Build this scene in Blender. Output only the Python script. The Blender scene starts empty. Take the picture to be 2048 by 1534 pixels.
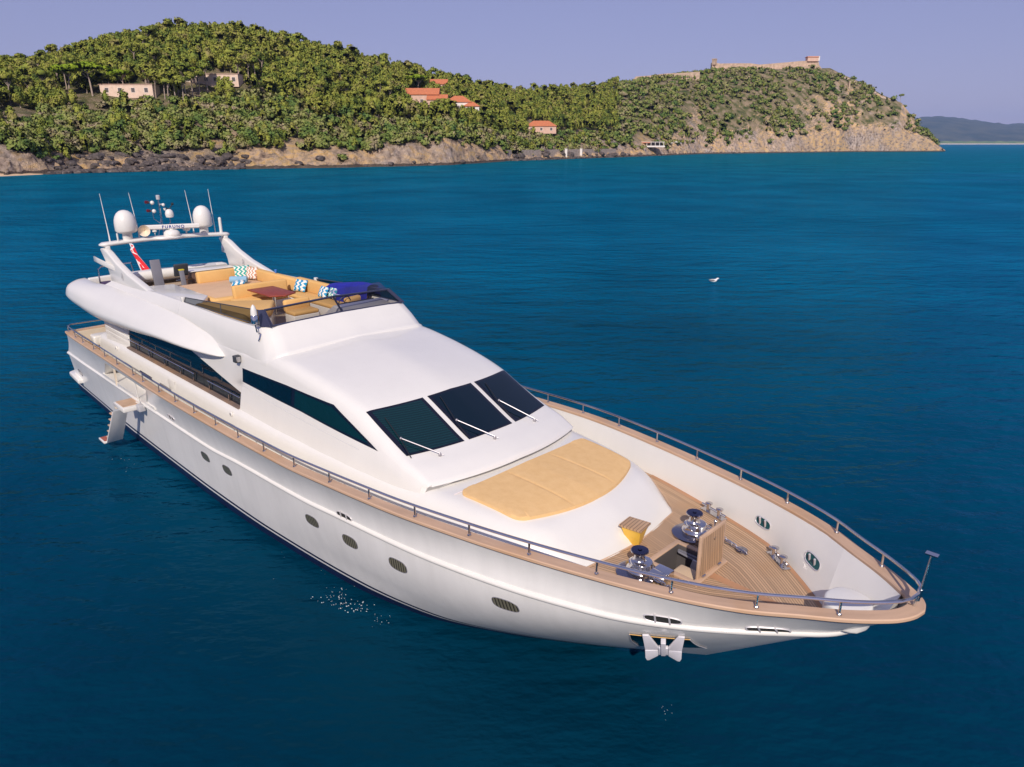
import bpy, bmesh, math, random
import numpy as np
from mathutils import Vector, Matrix
from mathutils.bvhtree import BVHTree

S = bpy.context.scene
COL = S.collection
R = math.radians

# ------------------------------------------------------------------ camera, sky, sun, exposure
CAM = Vector((1.8597, -10.2, 9.9307))
PSI, TH = -0.78, math.atan(480 / 1421)
cp, sp_ = math.cos(PSI), math.sin(PSI)
FH = Vector((sp_, cp, 0))                 # horizontal heading of the camera (x = towards the bow, y = to port)
RX = Vector((cp, -sp_, 0))                # to the camera's right
FW = FH * math.cos(TH) - Vector((0, 0, math.sin(TH)))
UP = FH * math.sin(TH) + Vector((0, 0, math.cos(TH)))
cd = bpy.data.cameras.new('camera'); cam = bpy.data.objects.new('camera', cd); COL.objects.link(cam)
cd.sensor_width = 36; cd.lens = 36 * 1421 / 2048; cd.clip_start = 0.1; cd.clip_end = 60000
cam.matrix_world = Matrix(((RX.x, UP.x, -FW.x, CAM.x), (RX.y, UP.y, -FW.y, CAM.y), (RX.z, UP.z, -FW.z, CAM.z), (0, 0, 0, 1)))
S.camera = cam

SUN_EL = R(38); SUNH = Vector((0.64, -0.77, 0)).normalized()
SUNV = SUNH * math.cos(SUN_EL) + Vector((0, 0, math.sin(SUN_EL)))
sd = bpy.data.lights.new('sun', 'SUN'); sd.energy = 4.1; sd.angle = R(0.5); sd.color = (1.0, 0.90, 0.79)
sun = bpy.data.objects.new('sun', sd); COL.objects.link(sun)
sun.rotation_euler = SUNV.to_track_quat('Z', 'Y').to_euler()

W = bpy.data.worlds.new('World'); S.world = W; W.use_nodes = True
wn, wl = W.node_tree.nodes, W.node_tree.links
bg = wn['Background']; bg.inputs[1].default_value = 0.093
sk = wn.new('ShaderNodeTexSky'); sk.sky_type = 'NISHITA'; sk.sun_disc = False
sk.sun_elevation = SUN_EL; sk.sun_rotation = math.atan2(SUNH.x, SUNH.y)
sk.air_density = 1.0; sk.dust_density = 0.5; sk.ozone_density = 2.2; sk.altitude = 0
tint = wn.new('ShaderNodeMix'); tint.data_type = 'RGBA'; tint.blend_type = 'MULTIPLY'; tint.inputs[0].default_value = 1
tint.inputs[7].default_value = (0.94, 0.70, 0.88, 1)
flat = wn.new('ShaderNodeMix'); flat.data_type = 'RGBA'; flat.inputs[0].default_value = 0.6; flat.inputs[7].default_value = (3.35, 3.62, 6.3, 1)   # thin even haze veil over the blue
wl.new(sk.outputs[0], tint.inputs[6]); wl.new(tint.outputs[2], flat.inputs[6]); wl.new(flat.outputs[2], bg.inputs[0])
S.view_settings.view_transform = 'Standard'; S.view_settings.look = 'None'
S.view_settings.exposure = 0.0; S.view_settings.gamma = 1.0
S.cycles.max_bounces = 7; S.cycles.transparent_max_bounces = 12; S.cycles.volume_bounces = 0
S.cycles.caustics_reflective = False; S.cycles.caustics_refractive = False

# ------------------------------------------------------------------ materials
class NT:
    def __init__(s, name):
        s.m = bpy.data.materials.new(name); s.m.use_nodes = True
        s.t = s.m.node_tree; s.p = s.t.nodes['Principled BSDF']; s.out = s.t.nodes['Material Output']
    def n(s, typ, **kw):
        nd = s.t.nodes.new(typ)
        for k, v in kw.items():
            if k.startswith('i'): nd.inputs[int(k[1:])].default_value = v
            else: setattr(nd, k, v)
        return nd
    def l(s, a, b): s.t.links.new(a, b)
    def noise(s, scale, detail=4, vec=None, rough=0.55):
        nd = s.n('ShaderNodeTexNoise'); nd.inputs['Scale'].default_value = scale; nd.inputs['Detail'].default_value = detail
        nd.inputs['Roughness'].default_value = rough
        if vec is not None: s.l(vec, nd.inputs['Vector'])
        return nd.outputs[0]
    def ramp(s, fac, *st):
        r = s.n('ShaderNodeValToRGB'); e = r.color_ramp.elements
        while len(e) < len(st): e.new(0.5)
        for el, (p, c) in zip(e, st): el.position = p; el.color = (*c, 1) if len(c) == 3 else c
        s.l(fac, r.inputs[0]); return r.outputs[0]
    def math(s, op, a, b=None, clamp=False):
        nd = s.n('ShaderNodeMath', operation=op, use_clamp=clamp)
        for i, v in enumerate((a, b)):
            if v is None: continue
            if isinstance(v, (int, float)): nd.inputs[i].default_value = v
            else: s.l(v, nd.inputs[i])
        return nd.outputs[0]
    def mix(s, fac, a, b, bt='MIX'):
        nd = s.n('ShaderNodeMix', data_type='RGBA', blend_type=bt)
        for i, v in ((0, fac), (6, a), (7, b)):
            if isinstance(v, (int, float)): nd.inputs[i].default_value = v
            elif isinstance(v, tuple): nd.inputs[i].default_value = (*v, 1) if len(v) == 3 else v
            else: s.l(v, nd.inputs[i])
        return nd.outputs[2]
    def obj(s): return s.n('ShaderNodeTexCoord').outputs['Object']
    def pos(s): return s.n('ShaderNodeNewGeometry').outputs['Position']
    def uv(s): return s.n('ShaderNodeTexCoord').outputs['UV']
    def sep(s, v):
        nd = s.n('ShaderNodeSeparateXYZ'); s.l(v, nd.inputs[0]); return nd.outputs
    def scale(s, v, sc):
        nd = s.n('ShaderNodeVectorMath', operation='MULTIPLY'); s.l(v, nd.inputs[0]); nd.inputs[1].default_value = sc; return nd.outputs[0]
    def bump(s, h, strength=0.3, dist=0.02):
        b = s.n('ShaderNodeBump'); b.inputs['Strength'].default_value = strength; b.inputs['Distance'].default_value = dist
        s.l(h, b.inputs['Height']); s.l(b.outputs[0], s.p.inputs['Normal']); return b
    def col(s, c):
        if isinstance(c, tuple): s.p.inputs['Base Color'].default_value = (*c, 1)
        else: s.l(c, s.p.inputs['Base Color'])
    def set(s, rough=0.5, metal=0.0, spec=None, coat=0.0):
        s.p.inputs['Roughness'].default_value = rough; s.p.inputs['Metallic'].default_value = metal
        if spec is not None: s.p.inputs['Specular IOR Level'].default_value = spec
        s.p.inputs['Coat Weight'].default_value = coat; s.p.inputs['Coat Roughness'].default_value = 0.08
        return s
def simple(name, c, rough=0.5, metal=0, var=0.06, sc=3.0, coat=0.0):
    t = NT(name); f = t.noise(sc, 5, t.obj())
    t.col(t.ramp(f, (0.3, tuple(x * (1 - var) for x in c)), (0.7, tuple(min(1, x * (1 + var)) for x in c))))
    return t.set(rough, metal, coat=coat).m

def gel(name, c, streak=0.05):                # white gelcoat: weathered, faint vertical run marks; on the hull also painted light mottling
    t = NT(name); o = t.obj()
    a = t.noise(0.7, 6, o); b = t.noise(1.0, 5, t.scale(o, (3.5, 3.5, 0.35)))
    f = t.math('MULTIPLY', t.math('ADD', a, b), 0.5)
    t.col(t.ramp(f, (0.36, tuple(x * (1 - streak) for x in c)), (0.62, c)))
    r = t.math('ADD', t.math('MULTIPLY', a, 0.10), 0.25); t.l(r, t.p.inputs['Roughness'])
    t.p.inputs['Coat Weight'].default_value = 0.4; t.p.inputs['Coat Roughness'].default_value = 0.05
    return t.m
M = {}
M['white'] = gel('white_gelcoat', (0.765, 0.745, 0.70), 0.03)
M['hull'] = gel('white_hull_paint', (0.88, 0.865, 0.83), 0.10)  # stronger mottling also stands in for light thrown up by the water
M['nonslip'] = simple('nonslip_white', (0.78, 0.745, 0.735), 0.65, 0, 0.03, 8)
M['cream'] = simple('cream_gelcoat', (0.76, 0.66, 0.52), 0.4)
M['navy'] = simple('navy_antifouling', (0.008, 0.012, 0.05), 0.35, 0, 0.2)
M['steel'] = simple('stainless_steel', (0.62, 0.60, 0.60), 0.16, 1.0, 0.08)
M['satin'] = simple('satin_steel', (0.62, 0.60, 0.62), 0.5, 0.35, 0.05)
M['wiper'] = simple('wiper_arm_steel', (0.42, 0.40, 0.42), 0.45, 0.6, 0.05)
M['darksteel'] = simple('dark_steel_tube', (0.30, 0.29, 0.33), 0.2, 1.0, 0.05)
M['galv'] = simple('galvanised_anchor', (0.66, 0.64, 0.68), 0.5, 0.15, 0.05)
M['black'] = simple('black_rubber', (0.012, 0.012, 0.014), 0.45, 0, 0.2)
M['grey'] = simple('grey_plastic', (0.20, 0.20, 0.23), 0.5)
M['dkgrey'] = simple('dark_grey_plastic', (0.045, 0.05, 0.06), 0.5)
M['lav'] = simple('grey_moulding', (0.48, 0.48, 0.50), 0.45)
M['yellow'] = simple('yellow_varnish', (0.72, 0.44, 0.06), 0.35, 0, 0.1)
M['blue'] = simple('blue_canvas', (0.010, 0.016, 0.30), 0.8, 0, 0.2)
M['blueframe'] = simple('blue_black_frame', (0.03, 0.032, 0.065), 0.3, 0, 0.1, coat=0.5)
M['purple'] = simple('purple_canvas', (0.055, 0.03, 0.09), 0.8)
M['red'] = simple('red_cloth', (0.62, 0.012, 0.02), 0.8)
M['flagwhite'] = simple('white_cloth', (0.78, 0.72, 0.72), 0.8)
M['ltblue'] = simple('light_blue_fabric', (0.24, 0.43, 0.58), 0.9)
M['beige'] = simple('beige_fabric', (0.62, 0.46, 0.30), 0.9)
M['brownstain'] = simple('brown_upholstery', (0.13, 0.075, 0.055), 0.6, 0, 0.25)
M['carpet'] = simple('sand_carpet', (0.42, 0.33, 0.25), 0.95, 0, 0.08, 20)
M['letter'] = simple('blue_lettering', (0.01, 0.03, 0.25), 0.5)
M['emblem'] = simple('grey_emblem', (0.42, 0.42, 0.45), 0.5)
M['redlamp'] = simple('red_lamp_glass', (0.10, 0.004, 0.012), 0.15)
M['hole'] = simple('dark_interior', (0.02, 0.02, 0.02), 0.8)

def teak(name, base, plank, axis_uv=True, seamc=(0.045, 0.026, 0.016), seamw=0.14):
    t = NT(name); u = t.sep(t.uv())
    d = t.math('DIVIDE', u[0], plank)
    fr = t.math('FRACT', d); fl = t.math('FLOOR', d)
    wn_ = t.n('ShaderNodeTexWhiteNoise', noise_dimensions='1D'); t.l(fl, wn_.inputs['W'])
    cmb = t.n('ShaderNodeCombineXYZ'); t.l(t.math('MULTIPLY', u[0], 30), cmb.inputs[0]); t.l(t.math('MULTIPLY', u[1], 1.2), cmb.inputs[1]); t.l(fl, cmb.inputs[2])
    g = t.noise(1.0, 5, cmb.outputs[0])
    lo = tuple(x * 0.80 for x in base); hi = tuple(min(1, x * 1.18) for x in base)
    c = t.ramp(t.math('ADD', t.math('MULTIPLY', g, 0.7), t.math('MULTIPLY', wn_.outputs[0], 0.3)), (0.3, lo), (0.75, hi))
    w = t.noise(0.8, 5, t.obj()); c = t.mix(t.ramp(w, (0.52, (0, 0, 0)), (0.72, (0.45, 0.45, 0.45))), c, (0.50, 0.27, 0.11))
    sm = t.math('LESS_THAN', fr, seamw); t.col(t.mix(sm, c, seamc)); t.set(0.6)
    return t.m
M['teak'] = teak('teak_deck', (0.50, 0.33, 0.20), 0.062)
M['teakcap'] = teak('teak_rail_cap', (0.56, 0.375, 0.25), 2.0, seamw=0.004)
M['teakledge'] = teak('grey_teak_ledge', (0.20, 0.145, 0.12), 2.0, seamw=0.0)
M['teakplain'] = simple('plain_teak', (0.53, 0.36, 0.24), 0.6, 0, .14, 2.5)
M['teaklid'] = teak('teak_hatch_lid', (0.48, 0.31, 0.185), 0.06)
t = NT('mahogany_table'); c = t.noise(4, 6, t.scale(t.obj(), (1, 8, 1)))
t.col(t.ramp(c, (0.3, (0.20, 0.028, 0.012)), (0.7, (0.33, 0.055, 0.022)))); t.set(0.45); M['mahog'] = t.m

def fabric(name, c1, c2, sc=2.2):
    t = NT(name); o = t.obj(); a = t.noise(sc, 8, o, 0.65); f = t.noise(90, 2, o)
    t.col(t.mix(0.25, t.ramp(a, (0.35, c1), (0.65, c2)), t.ramp(f, (0.3, c1), (0.7, c2))))
    t.bump(t.math('ADD', f, t.math('MULTIPLY', a, 3)), 0.25, 0.01); t.set(0.92); return t.m
M['sun'] = fabric('ochre_towelling', (0.71, 0.45, 0.195), (0.78, 0.515, 0.24), 5)
M['seam'] = simple('ochre_piping', (0.68, 0.41, 0.14), 0.8)
M['sofa'] = fabric('ochre_vinyl', (0.68, 0.40, 0.135), (0.75, 0.46, 0.17), 1.2)
M['sofaseat'] = fabric('tan_towelling', (0.60, 0.39, 0.24), (0.68, 0.45, 0.27), 1.5)

def chevron(name, c, k=7.0, amp=0.35):
    t = NT(name); u = t.sep(t.uv())
    z = t.math('ABSOLUTE', t.math('SUBTRACT', t.math('FRACT', t.math('MULTIPLY', u[0], 3.0)), 0.5))
    v = t.math('FRACT', t.math('MULTIPLY', t.math('ADD', u[1], t.math('MULTIPLY', z, amp)), k / 2))
    t.col(t.mix(t.math('GREATER_THAN', v, 0.5), (0.78, 0.76, 0.70), c)); t.set(0.9); return t.m
M['chev_teal'] = chevron('teal_chevron', (0.02, 0.36, 0.30))
M['chev_brown'] = chevron('brown_chevron', (0.52, 0.26, 0.16))
M['chev_blue'] = chevron('blue_chevron', (0.01, 0.26, 0.48), 5)
M['chev_green'] = chevron('green_chevron', (0.05, 0.42, 0.36), 5)

t = NT('dark_glass'); t.col((0.0015, 0.010, 0.020)); t.set(0.03, 0, 0.4); M['glass'] = t.m
t = NT('black_glass_border'); t.col((0.006, 0.008, 0.02)); t.set(0.06, 0, 0.5); M['border'] = t.m
t = NT('glass_with_blinds'); u = t.sep(t.obj())
b = t.math('GREATER_THAN', t.math('FRACT', t.math('MULTIPLY', u[2], 34)), 0.5)
t.col(t.mix(b, (0.0018, 0.018, 0.024), (0.003, 0.028, 0.034))); t.set(0.04, 0, 0.5); M['blinds'] = t.m
t = NT('porthole_glass'); u = t.sep(t.obj()); b = t.math('FRACT', t.math('MULTIPLY', u[0], 14))
t.col(t.ramp(b, (0.2, (0.06, 0.055, 0.04)), (0.6, (0.34, 0.31, 0.21)))); t.set(0.12, 0.5); M['port'] = t.m
def clear(name, tintc, gl=0.12):
    t = NT(name); t.t.nodes.remove(t.p)
    a = t.n('ShaderNodeBsdfTransparent'); a.inputs[0].default_value = (*tintc, 1)
    g = t.n('ShaderNodeBsdfGlossy'); g.inputs['Roughness'].default_value = 0.02
    f = t.n('ShaderNodeLayerWeight'); f.inputs[0].default_value = gl
    m = t.n('ShaderNodeMixShader'); t.l(f.outputs['Fresnel'], m.inputs[0]); t.l(a.outputs[0], m.inputs[1]); t.l(g.outputs[0], m.inputs[2])
    t.l(m.outputs[0], t.out.inputs[0]); return t.m
M['clear'] = clear('tinted_clear_glass', (0.60, 0.59, 0.58), 0.12)
M['smoke'] = clear('smoked_glass', (0.30, 0.32, 0.32), 0.04)
M['bluevisor'] = clear('blue_visor', (0.45, 0.48, 0.75), 0.1)

# ------------------------------------------------------------------ mesh helpers
def pv(x, xs, ys):                             # monotone cubic interpolation
    xs = np.asarray(xs, float); ys = np.asarray(ys, float); h = np.diff(xs); d = np.diff(ys) / h
    m = np.zeros(len(xs)); m[0], m[-1] = d[0], d[-1]
    for i in range(1, len(xs) - 1):
        if d[i - 1] * d[i] > 0:
            w1, w2 = 2 * h[i] + h[i - 1], h[i] + 2 * h[i - 1]; m[i] = (w1 + w2) / (w1 / d[i - 1] + w2 / d[i])
    x = np.clip(np.asarray(x, float), xs[0], xs[-1]); i = np.clip(np.searchsorted(xs, x) - 1, 0, len(h) - 1)
    t = (x - xs[i]) / h[i]
    return (2*t**3 - 3*t**2 + 1) * ys[i] + (t**3 - 2*t**2 + t) * h[i] * m[i] + (-2*t**3 + 3*t**2) * ys[i + 1] + (t**3 - t**2) * h[i] * m[i + 1]

def P(name, V, F, mat, parent=None, smooth=True, angle=35, mi=None, uv=None, rnd=0.0):
    me = bpy.data.meshes.new(name)
    me.from_pydata([tuple(map(float, v)) for v in V], [], [tuple(map(int, f)) for f in F])
    for m in (mat if isinstance(mat, (list, tuple)) else [mat]): me.materials.append(m)
    if mi is not None: me.polygons.foreach_set('material_index', np.asarray(mi, np.int32))
    if uv is not None:
        ul = me.uv_layers.new(name='UVMap')
        for lp in me.loops: ul.data[lp.index].uv = uv[lp.vertex_index]
    bm = bmesh.new(); bm.from_mesh(me)
    if uv is None: bmesh.ops.remove_doubles(bm, verts=bm.verts, dist=1e-5)
    bmesh.ops.recalc_face_normals(bm, faces=bm.faces)
    if rnd:
        ed = [e for e in bm.edges if len(e.link_faces) == 2 and e.calc_face_angle(0) > R(30)]
        bmesh.ops.bevel(bm, geom=ed, offset=rnd, segments=3, profile=0.5, affect='EDGES', clamp_overlap=True)
    bm.to_mesh(me); bm.free()
    if smooth:
        me.shade_smooth(); me.set_sharp_from_angle(angle=R(angle))
    o = bpy.data.objects.new(name, me); COL.objects.link(o)
    if parent: o.parent = parent
    return o

class MB:                                      # collects simple shapes into ONE mesh
    def __init__(s): s.V = []; s.F = []; s.I = []
    def add(s, V, F, mi=0):
        b = len(s.V); s.V += [tuple(v) for v in V]; s.F += [tuple(i + b for i in f) for f in F]; s.I += [mi] * len(F); return s
    def box(s, c, d, mi=0, rz=0, rot=None):
        m = rot or Matrix.Rotation(rz, 3, 'Z'); c = Vector(c)
        V = [c + m @ Vector((x * d[0] / 2, y * d[1] / 2, z * d[2] / 2)) for x in (-1, 1) for y in (-1, 1) for z in (-1, 1)]
        return s.add(V, [(0, 1, 3, 2), (4, 6, 7, 5), (0, 4, 5, 1), (2, 3, 7, 6), (0, 2, 6, 4), (1, 5, 7, 3)], mi)
    def tube(s, pts, r, n=8, mi=0, cap=True):
        pts = [Vector(p) for p in pts]; rr = r if isinstance(r, (list, tuple)) else [r] * len(pts); V = []; F = []; pu = None
        for i, p in enumerate(pts):
            d = (pts[min(i + 1, len(pts) - 1)] - pts[max(i - 1, 0)]).normalized()
            u = d.cross(Vector((0, 0, 1))) if abs(d.z) < 0.95 else d.cross(Vector((1, 0, 0)))
            u.normalize(); 
            if pu and u.dot(pu) < 0 and abs(d.z) >= 0.95: u = -u
            pu = u; w = u.cross(d)
            V += [p + (u * math.cos(a) + w * math.sin(a)) * rr[i] for a in (2 * math.pi * k / n for k in range(n))]
        for i in range(len(pts) - 1):
            for k in range(n): F.append((i*n + k, i*n + (k + 1) % n, (i + 1)*n + (k + 1) % n, (i + 1)*n + k))
        if cap: F += [tuple(range(n - 1, -1, -1)), tuple((len(pts) - 1)*n + k for k in range(n))]
        return s.add(V, F, mi)
    def lathe(s, prof, o, n=20, axis=(0, 0, 1), mi=0, sx=1.0):
        q = Vector((0, 0, 1)).rotation_difference(Vector(axis)); o = Vector(o); V = []; F = []
        for r, h in prof:
            V += [o + q @ Vector((r * sx * math.cos(2*math.pi*k/n), r * math.sin(2*math.pi*k/n), h)) for k in range(n)]
        for i in range(len(prof) - 1):
            for k in range(n): F.append((i*n + k, i*n + (k+1) % n, (i+1)*n + (k+1) % n, (i+1)*n + k))
        F += [tuple(range(n - 1, -1, -1)), tuple((len(prof)-1)*n + k for k in range(n))]
        return s.add(V, F, mi)
    def prism(s, poly, off, mi=0):             # poly: 3d points, off: thickness vector
        n = len(poly); o = Vector(off); A = [Vector(p) for p in poly]
        return s.add(A + [p + o for p in A], [tuple(range(n - 1, -1, -1)), tuple(range(n, 2*n))] + [(i, (i+1) % n, n + (i+1) % n, n + i) for i in range(n)], mi)
    def ball(s, c, r, n=14, mi=0, sc=(1, 1, 1)):
        prof = [(max(1e-4, math.sin(math.pi*i/8)), -math.cos(math.pi*i/8)) for i in range(9)]; b = len(s.V)
        s.lathe(prof, (0, 0, 0), n, mi=mi); c = Vector(c)
        for i in range(b, len(s.V)): v = s.V[i]; s.V[i] = (c.x + v[0]*r*sc[0], c.y + v[1]*r*sc[1], c.z + v[2]*r*sc[2])
        return s
    def build(s, name, mat, parent=None, **kw): return P(name, s.V, s.F, mat, parent, mi=s.I, **kw)

def tag(o, label=None, cat=None, group=None, kind=None):
    for k, v in (('label', label), ('category', cat), ('group', group), ('kind', kind)):
        if v: o[k] = v
    return o
def thing(name, label, cat, loc=(0, 0, 0), rz=0, group=None):
    o = bpy.data.objects.new(name, None); COL.objects.link(o); o.location = loc; o.rotation_euler = (0, 0, rz)
    o.empty_display_size = 0.2
    return tag(o, label, cat, group)
def child(o, parent):                          # parent a part built in world coordinates to a part/thing kept at the origin
    o.parent = parent; return o

def fil(poly, rad, n=4):                       # round the corners of a polyline
    out = [np.array(poly[0], float)]
    for i in range(1, len(poly) - 1):
        a, b, c = (np.array(poly[k], float) for k in (i - 1, i, i + 1)); r = rad[i]
        u, v = a - b, c - b; lu, lv = np.linalg.norm(u), np.linalg.norm(v); r = min(r, 0.48 * lu, 0.48 * lv)
        p, q = b + u / (lu + 1e-9) * r, b + v / (lv + 1e-9) * r
        for k in range(n + 1):
            t_ = k / n; out.append((1-t_)**2 * p + 2*t_*(1-t_) * b + t_**2 * q)
    out.append(np.array(poly[-1], float)); return np.array(out)

def loft(st, xs, rad, shear=None, ends=(True, True), sub=1):
    """st: list of (x, [(y,z)...]) half sections from starboard foot to the centre line; returns mirrored surface"""
    X0 = [s_[0] for s_ in st]; k = len(st[0][1]); V = []; rows = []
    for x in xs:
        sec = [(float(pv(x, X0, [s_[1][j][0] for s_ in st])), float(pv(x, X0, [s_[1][j][1] for s_ in st]))) for j in range(k)]
        h = fil(sec, rad); h = np.concatenate([h[:-1], [h[-2] + (h[-1] - h[-2])*q for q in np.linspace(0, 1, 8)[1:]]])
        full = [(-y, z) for y, z in h] + [(y, z) for y, z in h[::-1][1:]]
        row = []
        for y, z in full:
            row.append(len(V)); V.append((x + (shear(x, y, z) if shear else 0), y, z))
        rows.append(row)
    F = []
    for a, b in zip(rows[:-1], rows[1:]):
        for i in range(len(a) - 1): F.append((a[i], b[i], b[i+1], a[i+1]))
    if ends[0]: F.append(tuple(rows[0]))
    if ends[1]: F.append(tuple(rows[-1][::-1]))
    return V, F

def sweep(path, prof, closed=False):
    """path: list of (point, out, up) frames; prof: list of (o,u); returns a closed-section sweep"""
    V = []; n = len(prof); F = []
    for p, o, u in path: V += [Vector(p) + Vector(o) * a + Vector(u) * b for a, b in prof]
    m = len(path)
    for i in range(m if closed else m - 1):
        for k in range(n): F.append((i*n + k, i*n + (k+1) % n, ((i+1) % m)*n + (k+1) % n, ((i+1) % m)*n + k))
    if not closed: F += [tuple(range(n - 1, -1, -1)), tuple((m-1)*n + k for k in range(n))]
    return V, F
# ================================================================== THE YACHT (bow tip near x=0, stern at x=-31, z=0 the water)
Y = thing('motor_yacht', 'large white motor yacht with teak rails and dark windows lying in the bay', 'yacht')
def lin(x, xs, ys): return float(np.interp(x, xs, ys))
CX = [-29.2, -28.5, -24, -18.5, -12.3, -10.2, -8.5, -6.3, -4.5, -3, -1.9, -1.2, -.7, -.35, -.15, -.04, 0]
CY = [3.36, 3.42, 3.50, 3.60, 3.56, 3.46, 3.33, 2.97, 2.55, 2.10, 1.62, 1.16, .84, .56, .36, .17, 0]
def capy(x): return float(pv(x, CX, CY))
def capz(x): return float(pv(x, [-29.2, -18, -12, -8.5, -4.5, -1.9, -.3, 0], [3.0, 3.03, 3.15, 3.3, 3.4, 3.48, 3.56, 3.6]))
def decky(x): return float(pv(x, [-29.2, -24, -18, -12, -8.5, -6.25, -5.15, -2.77, -1.4], [3.0, 3.15, 3.25, 3.2, 2.98, 2.64, 2.38, 1.60, .66]))
def deckz(x): return float(pv(x, [-29.2, -14, -9, -6.6, -6, 0], [2.1, 2.2, 2.45, 2.66, 2.68, 2.68]))
HC = {'w': ([-31.4, -28.5, -24, -18.6, -16, -14, -11, -9.5, -8.8, -7.3, -6.2, -5.25], [2.8, 2.87, 3.03, 3.03, 2.98, 2.87, 2.6, 2.3, 2.1, 1.36, .68, 0]),
      'm': ([-31.2, -28, -18, -14, -12, -8.5, -7, -6, -5, -4, -3.2], [2.9, 3.02, 3.16, 3.12, 3.02, 2.66, 2.30, 1.86, 1.26, .58, 0]),
      'k': ([-30.6, -28, -18, -16.6, -14.9, -11.6, -10.3, -7.9, -5.75, -4.3, -3.8, -2.92, -2.2, -1.4, -1.02, -.88], [3.12, 3.2, 3.27, 3.28, 3.28, 3.26, 3.21, 3.05, 2.75, 2.38, 2.2, 1.78, 1.32, .70, .28, 0])}
def kz(x): return float(pv(x, [-30.6, -28, -18, -16.6, -14.9, -11.6, -10.3, -7.9, -5.75, -4.3, -3.8, -2.92, -2.2, -1.4, -1.02, -.88], [1.85, 1.9, 1.97, 2.0, 2.12, 2.27, 2.36, 2.47, 2.6, 2.68, 2.70, 2.76, 2.81, 2.86, 2.84, 2.82]))
PORTS = [(-29.98, 1.11), (-17.25, 1.53), (-15.85, 1.58), (-11.5, 1.76), (-10.02, 1.83), (-8.44, 1.92), (-5.8, 2.12)]
FAIRS = [(-19.28, 2.19), (-10.05, 2.46), (-3.05, 2.87), (-1.73, 2.93)]
POCK = [(-3.72, 2.17), (-2.88, 2.25), (-2.94, 1.62), (-4.02, 1.30)]
NT_ = 150
def hullpt(c, tau):
    if c == 'c': x = CX[0] + (CX[-1] - CX[0]) * tau; return (x, capy(x), capz(x))
    xs, ys = HC[c]; x = xs[0] + (xs[-1] - xs[0]) * tau; y = float(pv(x, xs, ys))
    return (x, y, {'w': lambda: 0.0, 'm': lambda: 1.0, 'k': lambda: kz(x)}[c]())
TAUS = [1 - (1 - i / NT_) ** 1.7 for i in range(NT_ + 1)]
ROWS = [('u', 0), ('w', 0), ('wm', .27), ('wm', .335), ('wm', .42), ('wm', .7), ('m', 0), ('mk', .5), ('k', 0), ('kc', .25), ('kc', .5), ('kc', .75), ('c', 0)]
def hullrow(r, tau):
    k, f = r
    if k == 'u': p = hullpt('w', tau); return np.array((p[0] - 0.35, p[1] * 0.96, -0.6))
    if len(k) == 1: return np.array(hullpt(k, tau))
    a, b = np.array(hullpt(k[0], tau)), np.array(hullpt(k[1], tau)); p = a + (b - a) * f
    if k == 'kc': p[1] -= 0.05 * math.sin(math.pi * f) * min(1, p[1] / 1.0)      # slight flare
    if k == 'mk': p[1] += .14 * min(1, p[1]) * max(0, min(1, (p[0] + 13)/5))  # bulged outwards so the bow sides catch more light; real flare is hollow
    return p
G = np.array([[hullrow(r, t_) for r in ROWS] for t_ in TAUS])            # (t, row, 3)
DOOR = (-25.1, -21.0)
V, F, I = [], [], []
nr = len(ROWS)
for sgn in (-1, 1):
    b0 = len(V)
    for i in range(NT_ + 1):
        for j in range(nr): V.append((G[i, j, 0], G[i, j, 1] * sgn, G[i, j, 2]))
    for i in range(NT_):
        for j in range(nr - 1):
            xm = G[i:i+2, 9:11, 0].mean()
            if sgn < 0 and 8 <= j <= 10 and DOOR[0] < xm < DOOR[1]: continue       # boarding gate opening
            F.append((b0 + i*nr + j, b0 + (i+1)*nr + j, b0 + (i+1)*nr + j+1, b0 + i*nr + j+1))
            I.append(1 if j in (0, 1, 3) else 0)
for j in range(nr - 1): F.append((j, j+1, (NT_+1)*nr + j+1, (NT_+1)*nr + j)); I.append(1 if j in (0, 1, 3) else 0)
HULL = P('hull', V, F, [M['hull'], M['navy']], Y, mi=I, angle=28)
bvh_h = BVHTree.FromPolygons([Vector(v) for v in V], F)
def hull_at(x, z, sgn=-1):
    h = bvh_h.ray_cast(Vector((x, sgn * 8, z)), Vector((0, -sgn, 0))); return (h[0], h[1]) if h[0] else (Vector((x, sgn*3.2, z)), Vector((0, sgn, 0)))

def hullw(x, z): h = bvh_h.ray_cast(Vector((x, 0, z)), Vector((0, 1, 0)))[0]; return h.y if h else 0.05
_dy0 = decky
def decky(x): return min(_dy0(x), hullw(x, 2.66) - .05) if x > -5 else _dy0(x)
# frames along the rail cap (starboard stern -> bow -> port stern)
def frames(fn, ts):
    pts = [Vector(fn(t_)) for t_ in ts]; out = []
    for i, p in enumerate(pts):
        d = pts[min(i+1, len(pts)-1)] - pts[max(i-1, 0)]; o = Vector((d.y, -d.x, 0)).normalized()
        out.append((p, o, Vector((0, 0, 1))))
    return out
TS = [(-1, t_) for t_ in TAUS] + [(1, t_) for t_ in TAUS[::-1][1:]]
def capfn(st): x, y, z = hullpt('c', st[1]); return (x, y * st[0], z)
fr_cap = frames(capfn, TS)
V, F = sweep(fr_cap, [(.035, -.02), (.035, .03), (.02, .045), (-.19, .045), (-.205, .03), (-.205, -.02)])
uvs = [(k % 6 * 0.05, v[0]) for k, v in enumerate(V)]
P('rail_cap', V, F, M['teakcap'], Y, uv=uvs)
cap_st = [(-29.2, -3.36 + .2, 3.0), (-29.2, 3.36 - .2, 3.0)]
MB().prism([(-29.24, -3.38, 3.0), (-29.0, -3.38, 3.0), (-29.2, 0, 3.0), (-29.0, 3.38, 3.0), (-29.24, 3.38, 3.0), (-29.5, 0, 3.0)], (0, 0, .047)).build('stern_cap', M['teakplain'], Y)
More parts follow.
